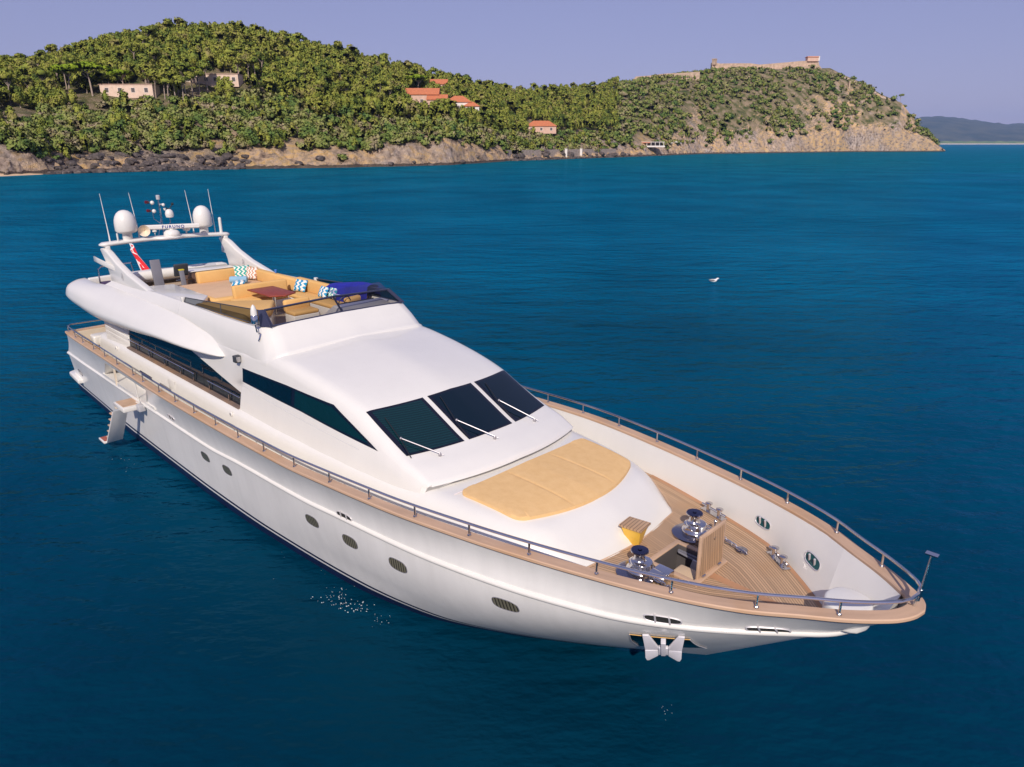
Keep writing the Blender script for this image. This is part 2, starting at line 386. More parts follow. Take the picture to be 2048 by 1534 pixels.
# rub rail along the knuckle
def kfn(st): x, y, z = hullpt('k', st[1]); return (x, y * st[0], z)
V, F = sweep(frames(kfn, TS), [(-.02, -.05), (.025, -.05), (.042, -.035), (.055, .0), (.045, .03), (.0, .06), (-.03, .06)])
mi = []
for f in F: mi.append(0)
for q in range(len(F)):
    if len(F[q]) == 4 and q % 7 == 0: mi[q] = 1
P('rub_rail', V, F, [M['white'], M['grey']], Y, mi=mi, angle=50)
# bulwark inner skin and decks
DX = list(np.linspace(-29.0, -1.5, 110))
V, F = [], []
def inner(x, top):
    d = 1e-2; n = Vector((-(capy(x + d) - capy(x - d)) / (2*d), 1, 0)).normalized(); return capy(x) - 0.19 / max(.35, n.y) * 1.0, capz(x) + .02
for sgn in (-1, 1):
    b0 = len(V)
    for x in DX:
        yt, zt = inner(x, 1); yd, zd = decky(x), deckz(x)
        if sgn < 0: yd -= .32*max(0, min(1, (x - DOOR[0] + 1.2)/.6, (DOOR[1] + 1.2 - x)/.6))
        yt = max(yt, yd + 0.02) if x < -3 else yt; ymid = hullw(x, (zd + zt)/2) - .04
        for k in range(4):
            f = k / 3; y = min(yd + (yt - yd) * f, hullw(x, zd + (zt-zd)*f) - .03) if x > -5 and 0 < k < 3 else yd + (yt - yd) * f; V.append((x, sgn * y, zd - 0.02 + (zt - zd + .02) * f))
    for i in range(len(DX) - 1):
        for k in range(3): F.append((b0 + i*4 + k, b0 + (i+1)*4 + k, b0 + (i+1)*4 + k+1, b0 + i*4 + k+1))
P('bulwark', V, F, M['white'], Y)
# bow end of the bulwark: a white platform wrapping the stem head
xb = list(np.linspace(-1.5, -.36, 17))
V, F = [], []
for x in xb:
    zf = 2.665 + (x + 1.5)*.60; yt, zt = inner(x, 1); yt = max(yt, .05); yl = max(.015, min(yt, hullw(x, zf) - .05, decky(-1.5) if x <= -1.49 else 9)); R_ = []
    for f in (0, 1/3, 2/3, 1): z = zf + (zt - zf)*f; y = yl + (yt - yl)*f; R_.append((max(.01, min(y, hullw(x, z) - .03)) if 0 < f < 1 else y, z))
    V += [(x, -y, z) for y, z in R_[::-1]] + [(x, 0, zf)] + [(x, y, z) for y, z in R_]
for i in range(len(xb) - 1):
    for k in range(8): F.append((i*9+k, (i+1)*9+k, (i+1)*9+k+1, i*9+k+1))
F.append(tuple((len(xb)-1)*9 + k for k in range(9)))
P('bow_platform', V, F, M['white'], Y)
# bow locker
MB().prism([(-.98 - .38*math.cos(a)*(1 if abs(math.cos(a)) < .8 else .92), .0 + .36*math.sin(a), 2.95) for a in np.linspace(0, 2*math.pi, 24, endpoint=False)], (0, 0, .36)).build('bow_locker', M['white'], Y, rnd=.05)
# teak deck with the hatch opening left out
HX0, HX1, HY0, HY1 = -4.23, -3.36, -.40, .45
xs = sorted(set([round(x, 3) for x in DX] + [HX0, HX1]))
V, F, uv = [], [], []
for i in range(len(xs) - 1):
    a, b = xs[i], xs[i+1]; inh = HX0 <= a and b <= HX1
    segs = [(-1e9, 0), (0, 1e9)] if not inh else [(-1e9, HY0), (HY1, 1e9)]
    for s0, s1 in segs:
        q = []
        for x, w in ((a, 0), (b, 0), (b, 1), (a, 1)):
            y = (s1 if w else s0); y = max(-decky(x) - .01, min(decky(x) + .01, y)); q.append((x, y, deckz(x)))
        b0 = len(V); V += q; F.append((b0, b0+1, b0+2, b0+3)); uv += [(decky(v[0]) - abs(v[1]), v[0]) for v in q]
P('teak_deck', V, F, M['teak'], Y, uv=uv, smooth=False)
mb = MB()                                       # plain margin boards: king plank and covering boards
mb.add([(-3.25, -.09, 2.684), (-1.42, -.05, 2.684), (-1.42, .05, 2.684), (-3.25, .09, 2.684)], [(0, 1, 2, 3)])
V, F = [], []
for sgn in (-1, 1):
    b0 = len(V); X = [x for x in DX if x > -6.4]
    for x in X: V += [(x, sgn*(decky(x)+.005), 2.684), (x, sgn*(decky(x)-.10), 2.684)]
    for i in range(len(X)-1): F.append((b0+2*i, b0+2*i+1, b0+2*i+3, b0+2*i+2))
mb.add(V, F)
mb.build('margin_board', simple('margin_teak', (0.44, 0.235, 0.125), 0.6, 0, .14, 1.2), Y, smooth=False)
# swim platform
MB().prism([(-31.95, -2.7, .56), (-31.7, -3.0, .56), (-30.2, -3.08, .56), (-30.2, 3.08, .56), (-31.7, 3.0, .56), (-31.95, 2.7, .56)], (0, 0, .20)).build('swim_platform', M['white'], Y, rnd=.05)

# ---------------------------------------------------------------- deckhouse and cabin
dh = [(-27.7, [(2.70, 2.0), (2.64, 3.10), (0, 3.14)]), (-24, [(2.82, 2.05), (2.74, 3.19), (0, 3.22)]), (-18, [(2.90, 2.1), (2.80, 3.22), (0, 3.24)]),
      (-14, [(2.90, 2.15), (2.74, 3.24), (0, 3.27)]), (-11, [(2.84, 2.25), (2.62, 3.28), (0, 3.36)]), (-9, [(2.76, 2.4), (2.48, 3.30), (0, 3.36)]),
      (-8, [(2.70, 2.5), (2.32, 3.31), (0, 3.36)]), (-7, [(2.62, 2.6), (2.12, 3.30), (0, 3.36)]), (-6.35, [(2.50, 2.66), (1.94, 3.26), (0, 3.34)]),
      (-5.95, [(2.28, 2.66), (1.80, 3.20), (0, 3.28)]), (-5.5, [(1.93, 2.66), (1.62, 2.98), (0, 3.06)]), (-5.14, [(1.62, 2.66), (1.48, 2.74), (0, 2.82)]), (-5.05, [(1.55, 2.65), (1.44, 2.67), (0, 2.69)])]
xsd = list(np.linspace(-27.7, -8.2, 50)) + list(np.linspace(-8, -5.05, 42))
shd = lambda x, y, z: .22 * max(0, min(1, (x + 6.5) / 1.3)) * (1 - min(1, (y / 1.7) ** 2))
V, F = loft(dh, xsd, [0, .30, 0], shd, ends=(True, True)); P('deckhouse', V, F, M['white'], Y, angle=40)
bvh_d = BVHTree.FromPolygons([Vector(v) for v in V], F)
MB().tube([(v[0] + .02 + shd(v[0], v[1], 2.7), v[1], 2.685) for v in [(-6.0, -2.3), (-5.5, -1.93), (-5.14, -1.6), (-5.06, -1.45), (-5.05, 0), (-5.06, 1.45), (-5.14, 1.6), (-5.5, 1.93), (-6.25, 2.5)]], .018, 6).build('base_trim', M['teakplain'], Y)

cb = [(-26.9, [(2.60, 3.0), (2.52, 3.9), (2.46, 4.25), (0, 4.3)]), (-17.6, [(2.60, 3.0), (2.52, 3.9), (2.45, 4.5), (0, 4.5)]), (-17.3, [(2.60, 3.0), (2.525, 3.9), (2.44, 4.9), (0, 4.6)]), (-15.86, [(2.60, 3.0), (2.525, 3.9), (2.44, 4.90), (0, 4.60)]),
      (-15.84, [(2.70, 3.0), (2.53, 3.9), (2.44, 4.90), (0, 4.60)]), (-15.0, [(2.70, 3.0), (2.53, 3.9), (2.42, 4.94), (0, 4.70)]), (-14.6, [(2.70, 3.0), (2.53, 3.9), (2.40, 4.94), (0, 5.0)]), (-14, [(2.70, 3.0), (2.53, 3.9), (2.38, 4.92), (0, 5.06)]),
      (-13, [(2.68, 3.0), (2.51, 3.9), (2.36, 4.82), (0, 4.98)]), (-12, [(2.66, 3.0), (2.49, 3.85), (2.32, 4.68), (0, 4.84)]), (-11.2, [(2.63, 3.0), (2.46, 3.8), (2.29, 4.52), (0, 4.66)]),
      (-10.76, [(2.62, 3.0), (2.44, 3.75), (2.27, 4.40), (0, 4.50)]), (-10.0, [(2.58, 3.0), (2.42, 3.62), (2.26, 4.06), (0, 4.15)]), (-9.3, [(2.52, 3.0), (2.42, 3.5), (2.28, 3.77), (0, 3.82)]),
      (-9.15, [(2.50, 3.0), (2.42, 3.45), (2.30, 3.72), (0, 3.77)]), (-8.8, [(2.46, 3.0), (2.38, 3.38), (2.28, 3.62), (0, 3.67)]), (-8.5, [(2.40, 3.0), (2.33, 3.34), (2.24, 3.49), (0, 3.56)]), (-8.38, [(2.36, 3.0), (2.31, 3.30), (2.23, 3.43), (0, 3.50)]), (-8.36, [(2.34, 3.0), (2.30, 3.26), (2.22, 3.39), (0, 3.45)])]
xsc = [-26.9, -22, -18, -17.6, -17.3, -16.5, -15.86, -15.84] + list(np.linspace(-15.6, -10.9, 30)) + list(np.linspace(-10.76, -8.38, 36)) + [-8.36]
shc = lambda x, y, z: (-.07 if x > -8.5 and z < 3.385 else 0) + .42 * max(0, min(1, (x + 13.0) / 2.2)) * (1 - min(1, (abs(y) / 2.3) ** 2))
V, F = loft(cb, xsc, [0, .3, .28, 0], shc); CABIN = P('cabin', V, F, M['white'], Y, angle=40)
bvh_c = BVHTree.FromPolygons([Vector(v) for v in V], F)
def patch_side(poly, off, mat, name, parent, sgn=-1, bvh=None, seg=.35, cuts=2):
    """a pane whose outline (x,z) lies on the cabin side"""
    bm = bmesh.new(); pts = []
    for (a, b) in zip(poly, poly[1:] + poly[:1]):
        n = max(1, int(math.dist(a, b) / seg)); pts += [(a[0] + (b[0]-a[0])*k/n, a[1] + (b[1]-a[1])*k/n) for k in range(n)]
    f = bm.faces.new([bm.verts.new((x, 0, z)) for x, z in pts]); bmesh.ops.triangulate(bm, faces=[f])
    bmesh.ops.subdivide_edges(bm, edges=bm.edges, cuts=cuts, use_grid_fill=True)
    for v in bm.verts:
        h = (bvh or bvh_c).ray_cast(Vector((v.co.x, sgn * 9, v.co.z)), Vector((0, -sgn, 0)))
        v.co.y = (h[0].y if h[0] else sgn * 2.45) + sgn * off
    bm.verts.index_update(); V = [v.co.copy() for v in bm.verts]; F = [[v.index for v in f.verts] for f in bm.faces]; bm.free()
    return P(name, V, F, mat, parent)
for sgn in (-1, 1):
    w = patch_side([(-24.4, 3.2), (-15.9, 3.2), (-15.9, 3.62), (-19.2, 4.15), (-24.4, 4.15)], .006, M['glass'], 'saloon_window', Y, sgn)
    for x0 in (-22.6, -20.5, -18.3): patch_side([(x0, 3.22), (x0 + .02, 3.22), (x0 + .02, 4.0), (x0, 4.0)], .010, M['border'], 'window_joint', w, sgn)
    w = patch_side([(-15.75, 3.96), (-12.8, 3.90), (-9.88, 3.74), (-11.55, 4.36), (-13.5, 4.38), (-15.75, 4.33)], .006, M['border'], 'pilothouse_window', Y, sgn)
    patch_side([(-15.7, 4.0), (-13.25, 3.94), (-13.25, 4.33), (-15.7, 4.28)], .010, M['glass'], 'pane', w, sgn)
    patch_side([(-13.1, 3.95), (-10.2, 3.82), (-11.6, 4.30), (-13.1, 4.33)], .010, M['blinds'], 'pane', w, sgn)
    mb = MB()
    for k in range(5): mb.box((-25.7, sgn * (2.53 - .004*k), 3.30 + .175 * k), (2.5, .10, .15))
    mb.build('air_grille', M['white'], Y, rnd=.012)
def patch_top(c4, off, mat, name, parent, nu=12, nv=10):
    V, F = [], []; a, b, c, d = (np.array(p, float) for p in c4)      # (x,y): bottom A, bottom B, top B, top A
    for j in range(nv + 1):
        for i in range(nu + 1):
            u, v = i / nu, j / nv; p = (a*(1-u) + b*u)*(1-v) + (d*(1-u) + c*u)*v
            x = p[0] + shc(-10 + .0, p[1], 0)
            h = bvh_c.ray_cast(Vector((x, p[1], 9)), Vector((0, 0, -1))); V.append(h[0] + h[1] * off)
    for j in range(nv):
        for i in range(nu): F.append((j*(nu+1)+i, j*(nu+1)+i+1, (j+1)*(nu+1)+i+1, (j+1)*(nu+1)+i))
    return P(name, V, F, mat, parent)
XB, XT = -9.27, -10.69
for k, (b0, b1, t0, t1) in enumerate(((-2.13, -.79, -2.12, -.79), (-.67, .67, -.67, .67), (.79, 2.13, .79, 2.12))):
    w = patch_top([(XB, b0), (XB, b1), (XT, t1), (XT, t0)], .008, M['border'], 'windscreen_pane', Y)
    e = .085; patch_top([(XB - .05, b0 + e + .02), (XB - .05, b1 - e), (XT + .06, t1 - e), (XT + .06, t0 + e)], .013, M['blinds'] if k == 0 else M['glass'], 'glass', w)
def top_c(x, y): h = bvh_c.ray_cast(Vector((x, y, 9)), Vector((0, 0, -1))); return h[0], h[1]
for bx, by, tx, ty, a0, a1 in ((-8.83, -1.55, -9.60, -1.98, (-10.25, -1.90), (-9.10, -2.10)), (-8.62, -.15, -9.40, -.60, (-10.15, -.42), (-8.95, -.66)), (-8.75, 1.28, -9.55, .85, (-10.2, 1.05), (-9.05, .80))):
    pb, pn = top_c(bx, by); pt, tn = top_c(tx, ty); p0, n0 = top_c(*a0); p1, n1 = top_c(*a1)
    w = MB().tube([pb + pn*.02, pb + pn*.07, pt + tn*.09], .013, 6).tube([pb + pn*.02 + Vector((.06, .06, 0)), pt + tn*.09], .008, 6).lathe([(.035, 0), (.035, .05), (.02, .07)], pb, 10).ball(pt + tn*.09, .03).build('wiper', M['wiper'], Y)
    MB().tube([p0 + n0*.03, pt + tn*.05, p1 + n1*.03], .011, 5).build('wiper_blade', M['black'], w)
# teak ledge with the little handrail under the saloon windows
for sgn in (-1, 1):
    V, F = sweep([((x, sgn*2.63, 3.245), (0, -sgn, 0), (0, 0, 1)) for x in np.linspace(-24.4, -15.88, 12)], [(-.07, -.06), (.06, -.06), (.06, -.005), (-.07, -.012)])
    P('side_ledge', V, F, M['teakledge'], Y, uv=[(0, v[0]) for v in V])
    mbp = []
    hr = MB()
    for seg in ([-24.35, -23.6, -22.4, -21.1, -19.86, -18.8], [-17.9, -16.5, -15.88]):
        hr.tube([(x, sgn*2.62, 3.50) for x in seg], .016, 6)
    h = hr.build('side_handrail', M['steel'], Y)
    for x in (-23.6, -22.4, -21.1, -19.86, -18.9, -17.8, -16.55): MB().tube([(x, sgn*2.62, 3.22), (x, sgn*2.62, 3.5)], .02, 6).build('handrail_post', M['steel'], h)
    for x, z in ((-25.5, 2.97), (-16.1, 3.02), (-20.2, 2.80)):
        p = bvh_d.ray_cast(Vector((x, sgn*8, z)), Vector((0, -sgn, 0)))[0]
        if x > -20.3 and x < -20.1:
            MB().box(p, (.50, .012, .46)).build('wall_locker_door', M['white'], Y, rnd=.005)
        else: MB().lathe([(.075, 0), (.075, .03), (.05, .045)], p, 16, (0, sgn, 0)).lathe([(.04, .045), (.03, .05)], p, 12, (0, sgn, 0), 1).build('wall_lamp', [M['white'], M['grey']], Y)
    q = bvh_c.ray_cast(Vector((-15.9, sgn*8, 4.56)), Vector((0, -sgn, 0)))[0]
    MB().box(q + Vector((0, sgn*.08, 0)), (.16, .16, .18)).box(q + Vector((0.09, sgn*.08, 0)), (.02, .13, .15), 1).tube([q + Vector((0, 0, -.1)), q + Vector((0, sgn*.1, -.1))], .02).build('deck_floodlight', [M['dkgrey'], M['steel']], Y, rnd=.006)

# ---------------------------------------------------------------- flybridge
FZ = 4.70
nac = [(-29.3, [(1.2, 4.36), (2.80, 4.34), (2.98, 4.50), (2.90, 4.82), (2.55, 4.93), (2.30, 4.93), (2.22, FZ), (0, FZ)]),
       (-28.9, [(1.2, 4.28), (3.00, 4.26), (3.20, 4.45), (3.10, 4.86), (2.70, 5.02), (2.40, 5.03), (2.32, FZ), (0, FZ)]),
       (-28.0, [(1.2, 4.22), (3.08, 4.20), (3.24, 4.40), (3.12, 4.86), (2.74, 5.04), (2.42, 5.03), (2.34, FZ), (0, FZ)]),
       (-25.7, [(1.2, 4.10), (3.10, 4.10), (3.23, 4.32), (3.06, 4.80), (2.70, 5.04), (2.44, 5.14), (2.34, FZ), (0, FZ)]),
       (-22.4, [(1.2, 4.22), (3.06, 4.23), (3.17, 4.40), (2.99, 4.78), (2.66, 4.99), (2.44, 5.12), (2.34, FZ), (0, FZ)]),
       (-19.6, [(1.2, 4.32), (2.94, 4.36), (3.10, 4.49), (2.92, 4.72), (2.62, 4.91), (2.44, 5.06), (2.34, FZ), (0, FZ)]),
       (-18.5, [(1.2, 4.33), (2.84, 4.36), (2.98, 4.46), (2.84, 4.64), (2.58, 4.80), (2.44, 4.95), (2.34, FZ), (0, FZ)]),
       (-17.7, [(1.2, 4.34), (2.72, 4.37), (2.84, 4.44), (2.74, 4.56), (2.54, 4.69), (2.42, 4.85), (2.34, 4.66), (0, 4.66)]),
       (-17.2, [(1.2, 4.36), (2.62, 4.38), (2.71, 4.43), (2.65, 4.50), (2.50, 4.58), (2.40, 4.75), (2.33, 4.64), (0, 4.64)]),
       (-16.9, [(1.2, 4.38), (2.53, 4.395), (2.59, 4.425), (2.55, 4.46), (2.46, 4.50), (2.38, 4.60), (2.32, 4.60), (0, 4.60)]),
       (-16.8, [(1.2, 4.40), (2.44, 4.41), (2.48, 4.425), (2.46, 4.44), (2.42, 4.46), (2.36, 4.55), (2.30, 4.56), (0, 4.56)])]
V, F = loft(nac, [-29.3, -29.22, -29.1, -28.9] + list(np.linspace(-28.6, -17.7, 36)) + [-17.5, -17.35, -17.2, -17.1, -17.0, -16.9, -16.85, -16.8], [0, .05, .12, .26, .3, .02, .02, 0], lambda x, y, z: -.35 * max(0, min(1, (-x - 28) / 1.2)) * (1 - min(1, (y / 2.9) ** 2)))
P('flybridge_overhang', V, F, M['white'], Y, angle=40)
MB().add([(-28.6, -2.3, FZ + .006), (-14.9, -2.3, FZ + .006), (-14.9, 2.3, FZ + .006), (-28.6, 2.3, FZ + .006)], [(0, 1, 2, 3)]).build('flybridge_floor', M['carpet'], Y)
MB().prism([(-28.75, -2.4, FZ), (-28.55, -2.4, FZ), (-28.95, 0, FZ), (-28.55, 2.4, FZ), (-28.75, 2.4, FZ), (-29.2, 0, FZ)], (0, 0, .36)).build('aft_bulwark', M['white'], Y, rnd=.05)
half = [((-26.75, -2.58, 4.92), (-26.3, -2.30, 5.25)), ((-24, -2.56, 4.90), (-24, -2.30, 5.33)), ((-22, -2.52, 4.86), (-22, -2.30, 5.42)), ((-20, -2.48, 4.84), (-20, -2.31, 5.45)),
        ((-17.5, -2.46, 4.6), (-17.7, -2.32, 5.45)), ((-16, -2.46, 4.6), (-16.3, -2.30, 5.46)), ((-15.1, -2.46, 4.6), (-15.5, -2.28, 5.48)), ((-14.5, -2.43, 4.66), (-15.0, -2.22, 5.50)), ((-14.2, -2.29, 4.86), (-14.80, -2.10, 5.53)), ((-14.06, -2.05, 4.95), (-14.72, -1.9, 5.55)), ((-13.98, 0, 5.04), (-14.64, 0, 5.60))]
def dense(h):
    B = np.array([a for a, b in h]); T = np.array([b for a, b in h]); s_ = np.r_[0, np.cumsum(np.linalg.norm(np.diff(T, axis=0), axis=1))]
    ss = np.unique(np.r_[np.linspace(0, s_[-1], 60), s_]); f = lambda A: np.stack([pv(ss, s_, A[:, k]) for k in range(3)], 1); return f(B), f(T)
B, T = dense(half); mir = lambda A: np.concatenate([A, (A * [1, -1, 1])[::-1][1:]])
B, T = mir(B), mir(T); V, F = [], []
for i in range(len(B)):
    d = T[min(i+1, len(T)-1)] - T[max(i-1, 0)]; o = np.array([d[1], -d[0], 0]); o /= np.linalg.norm(o)
    b, t_ = B[i], T[i]
    pl_ = .045*max(0, min(1, (b[0] + 14.6)/.4))
    V += [b - [0, 0, .12] + o * pl_, b + (t_ - b)*.03 + o * pl_, b + (t_ - b)*.11 + o * pl_, b + (t_ - b)*.125 + o * .004, b + (t_ - b) * .55 + o * .012, t_ - [0, 0, .035], t_ - o * .03, t_ - o * .11, t_ - o * .145 - [0, 0, .04], np.array([t_[0], t_[1], FZ]) - o * .17]
n = 10
for i in range(len(B) - 1):
    for k in range(n - 1): F.append((i*n+k, (i+1)*n+k, (i+1)*n+k+1, i*n+k+1))
F += [tuple(range(n)), tuple((len(B)-1)*n + k for k in range(n))[::-1]]
P('flybridge_coaming', V, F, M['white'], Y, angle=42)
bvh_f = BVHTree.FromPolygons([Vector(v) for v in V], F)
for sgn in (-1, 1):
    def on(bv, x, z): h = bv.ray_cast(Vector((x, sgn*9, z)), Vector((0, -sgn, 0)))[0]; return h if h else Vector((x, sgn*2.5, z))
    MB().tube([on(bvh_c, -15.8, z) for z in np.linspace(3.3, 3.85, 8)] + [on(bvh_c, x, 3.85 - .044*(x + 15.8)) for x in np.linspace(-15.78, -10.5, 24)], .006, 4).build('panel_seam', M['lav'], Y)
    MB().tube([on(bvh_f, -19.92, z) for z in np.linspace(4.95, 5.42, 8)], .007, 4).build('panel_seam', M['lav'], Y)
# wind screens on the coaming
ws = MB()
def quadbars(mb, q, r, n=6): 
    for a, b in zip(q, q[1:] + q[:1]): mb.tube([a, b], r, n)
Cb, Ct = (-14.72, 0, 5.60), (-15.12, 0, 5.96)
qs = [[(-14.76, -2.02, 5.55), Cb, Ct, (-15.30, -1.93, 5.86)], [Cb, (-14.76, 2.02, 5.55), (-15.30, 1.93, 5.86), Ct]]
for q in qs:
    fr = MB(); quadbars(fr, q, .030); f = fr.build('flybridge_windscreen', M['blueframe'], Y)
    MB().add(q, [(0, 1, 2, 3)]).build('glass', M['clear'], f)
for sgn in (-1, 1):
    q = [(-19.75, sgn*2.25, 5.46), (-14.95, sgn*2.14, 5.52), (-15.42, sgn*1.98, 5.84), (-19.75, sgn*2.20, 5.58)]
    fr = MB(); quadbars(fr, q, .014); a, b = Vector(q[0]).lerp(Vector(q[1]), .5), Vector(q[3]).lerp(Vector(q[2]), .5); fr.tube([a, b], .012)
    f = fr.build('side_screen', M['dkgrey'], Y); MB().add(q, [(0, 1, 2, 3)]).build('glass', M['smoke'], f)
    MB().prism([(-15.06, sgn*2.17, 5.50), (-14.72, sgn*2.06, 5.54), (-15.28, sgn*1.95, 5.88), (-15.48, sgn*2.0, 5.84)], (.01, sgn*.035, .012)).build('screen_pillar', M['blueframe'], Y)
    MB().box((-19.86, sgn*2.24, 5.50), (.14, .10, .20)).build('screen_end_block', M['white'], Y, rnd=.02)
q = [(-15.12, .05, 5.97), (-15.30, 1.93, 5.87), (-15.62, 1.88, 6.05), (-15.42, .05, 6.08)]
MB().add(q, [(0, 1, 2, 3)]).build('windscreen_visor', M['bluevisor'], Y)
# chrome search light on the starboard windscreen corner
sl = MB().tube([(-14.98, -2.25, 5.36), (-14.98, -2.34, 5.42), (-15.0, -2.36, 5.62)], .022, 8).lathe([(.03, 0), (.085, .04), (.09, .22), (.06, .27)], (-15.0, -2.36, 5.60), 14).build('search_light', M['steel'], Y)
MB().lathe([(.085, 0), (.075, .12), (.045, .22), (.01, .26)], (-15.0, -2.36, 5.86), 14).build('search_light_cap', M['white'], sl)
MB().tube([(-14.95, -2.26, 5.36), (-14.93, -2.31, 5.25), (-14.95, -2.33, 5.18)], .028).build('bracket', M['steel'], sl)

# interior of the flybridge
def cushion(name, dims, mat, parent, loc, rz=0, ry=0, r=.07, uvs=False):
    V, F, uv = [], [], []
    mb = MB().box((0, 0, 0), dims); o = mb.build(name, mat, parent, rnd=min(r, min(dims) * .45))
    o.location = loc; o.rotation_euler = (0, ry, rz); return o
MB().prism([(-24.3, -2.12, FZ), (-19.9, -2.12, FZ), (-19.9, -1.75, FZ), (-21.2, -.95, FZ), (-24.0, -.95, FZ)], (0, 0, .56)).build('side_locker', M['white'], Y, rnd=.03)
sb = MB().box((-22.5, .45, FZ + .14), (3.3, 2.5, .28)).build('sunbed', M['sofa'], Y, rnd=.03)
cushion('sunbed_pad', (3.35, 2.6, .16), M['sofaseat'], sb, (-22.5, .45, FZ + .37), r=.07)
cushion('sunbed_edge', (.34, 2.6, .19), M['sofa'], sb, (-20.95, .45, FZ + .37), r=.08)
cushion('sunbed_edge', (3.3, .22, .18), M['sofa'], sb, (-22.5, -.80, FZ + .365), r=.08)
cushion('sunbed_backrest', (.26, 1.75, .44), M['sofa'], sb, (-24.15, .80, FZ + .62), 0, -.12)
cushion('sunbed_backrest', (3.9, .26, .44), M['sofa'], sb, (-22.2, 1.85, FZ + .62), 0)
MB().box((-20.72, .80, FZ + .36), (.06, 1.5, .72)).build('divider_panel', M['white'], Y, rnd=.015)
so = MB().box((-20.25, .65, FZ + .17), (.7, 2.4, .34)).box((-18.3, 1.62, FZ + .17), (3.6, .66, .34)).build('dinette_sofa', M['white'], Y, rnd=.02)
cushion('sofa_seat', (.72, 1.7, .14), M['sofa'], so, (-20.25, .35, FZ + .40)); cushion('sofa_seat', (3.6, .62, .14), M['sofa'], so, (-18.3, 1.58, FZ + .40))
cushion('sofa_backrest', (.2, 1.9, .46), M['sofa'], so, (-20.55, .55, FZ + .64), 0, -.1); cushion('sofa_backrest', (4.0, .22, .46), M['sofa'], so, (-18.6, 1.98, FZ + .64))
cushion('sofa_backrest', (.22, .9, .42), M['sofa'], so, (-16.6, 1.65, FZ + .62), .25, .1)
se = MB().prism([(-19.5, -2.08, FZ), (-17.1, -2.08, FZ), (-17.0, -1.7, FZ), (-17.4, -.72, FZ), (-18.3, -.15, FZ), (-19.3, -1.4, FZ)], (0, 0, .45)).build('curved_settee', M['white'], Y, rnd=.03)
MB().prism([(-19.5, -2.08, FZ+.46), (-17.1, -2.08, FZ+.46), (-16.95, -1.7, FZ+.46), (-17.35, -.70, FZ+.46), (-18.3, -.10, FZ+.46), (-19.35, -1.4, FZ+.46)], (0, 0, .27)).build('settee_cushion', M['sofa'], se, rnd=.09)
tb = MB().tube([(-19.4, .42, FZ), (-19.4, .42, FZ + .70)], .06, 12).box((-19.4, .42, FZ + .015), (.5, .4, .03)).build('table_leg', M['steel'], Y)
MB().prism([(-20.25, -.05, FZ + .71), (-18.75, -.05, FZ + .71), (-18.5, .38, FZ + .71), (-18.75, .85, FZ + .71), (-20.25, .85, FZ + .71)], (0, 0, .045)).build('table_top', M['mahog'], tb, rnd=.012)
st_ = MB().box((-17.35, .25, FZ + .2), (.55, .85, .4)).build('helm_bench', M['white'], Y, rnd=.03)
cushion('bench_seat', (.55, .85, .12), M['sofa'], st_, (-17.35, .25, FZ + .46)); cushion('bench_backrest', (.18, .85, .36), M['sofa'], st_, (-17.65, .25, FZ + .62), 0, -.1)
hc = MB().prism([(-15.15, .35, FZ), (-16.25, .35, FZ), (-16.25, .35, FZ + .55), (-15.75, .35, FZ + .86), (-15.2, .35, FZ + .80)], (0, 1.6, 0)).build('helm_console', M['lav'], Y, rnd=.04)
MB().box((-15.95, 1.15, FZ + .75), (.45, 1.2, .02), rot=Matrix.Rotation(R(-32), 3, 'Y')).build('instrument_panel', M['dkgrey'], hc)
wh = MB(); cen = Vector((-16.42, 1.15, FZ + .72)); wh.tube([cen + Vector((.05*math.sin(a)*1.2, .2*math.cos(a), .2*math.sin(a))) for a in np.linspace(0, 2*math.pi, 21)], .016, 6)
for a in (0, 2.1, 4.2): wh.tube([cen, cen + Vector((.06*math.sin(a), .2*math.cos(a), .2*math.sin(a)))], .012, 5)
wh.build('steering_wheel', M['dkgrey'], hc)
MB().prism([(-15.15, -1.9, FZ), (-15.75, -1.9, FZ), (-15.6, -1.9, FZ + .42), (-15.2, -1.9, FZ + .5)], (0, 2.2, 0)).build('dash_moulding', M['lav'], Y, rnd=.05)
MB().box((-15.72, .1, FZ + .30), (.14, .5, .24)).build('dash_drawer', M['mahog'], Y, rnd=.02)

# ---------------------------------------------------------------- radar arch
for sgn in (-1, 1):
    prof = [(-26.9, 6.34), (-26.55, 6.40), (-26.1, 6.28), (-25.4, 6.0), (-24.4, 5.72), (-23.2, 5.50), (-22.2, 5.30), (-24.6, 5.26), (-26.2, 5.26), (-26.28, 5.55), (-26.5, 5.95)]
    y0 = sgn * 2.06
    leg = MB().prism([(x, y0 - sgn*.0, z) for x, z in prof], (0, sgn*.24, 0)).build('arch_leg', M['white'], Y, rnd=.05)
    MB().prism([(-27.35, sgn*2.36, 5.83), (-27.2, sgn*2.46, 5.86), (-26.6, sgn*2.50, 5.86), (-25.55, sgn*2.30, 5.66), (-26.4, sgn*2.25, 5.70), (-27.2, sgn*2.27, 5.72)], (0, 0, .20)).build('arch_fin', M['white'], leg, rnd=.03)
    for yy in (y0 - sgn*.012, y0 + sgn*.252):
        e = MB(); c = Vector((-24.85, yy, 5.58))
        e.tube([c + Vector((.085*math.cos(a), 0, .13*math.sin(a))) for a in np.linspace(0, 2*math.pi, 25)], .006, 4)
        e.tube([c + Vector((.035*math.sin(2.2*a), 0, .08*a)) for a in np.linspace(-1, 1, 9)], .009, 4)
        e.build('emblem', M['emblem'], leg)
bm_ = MB()
V, F = [], []
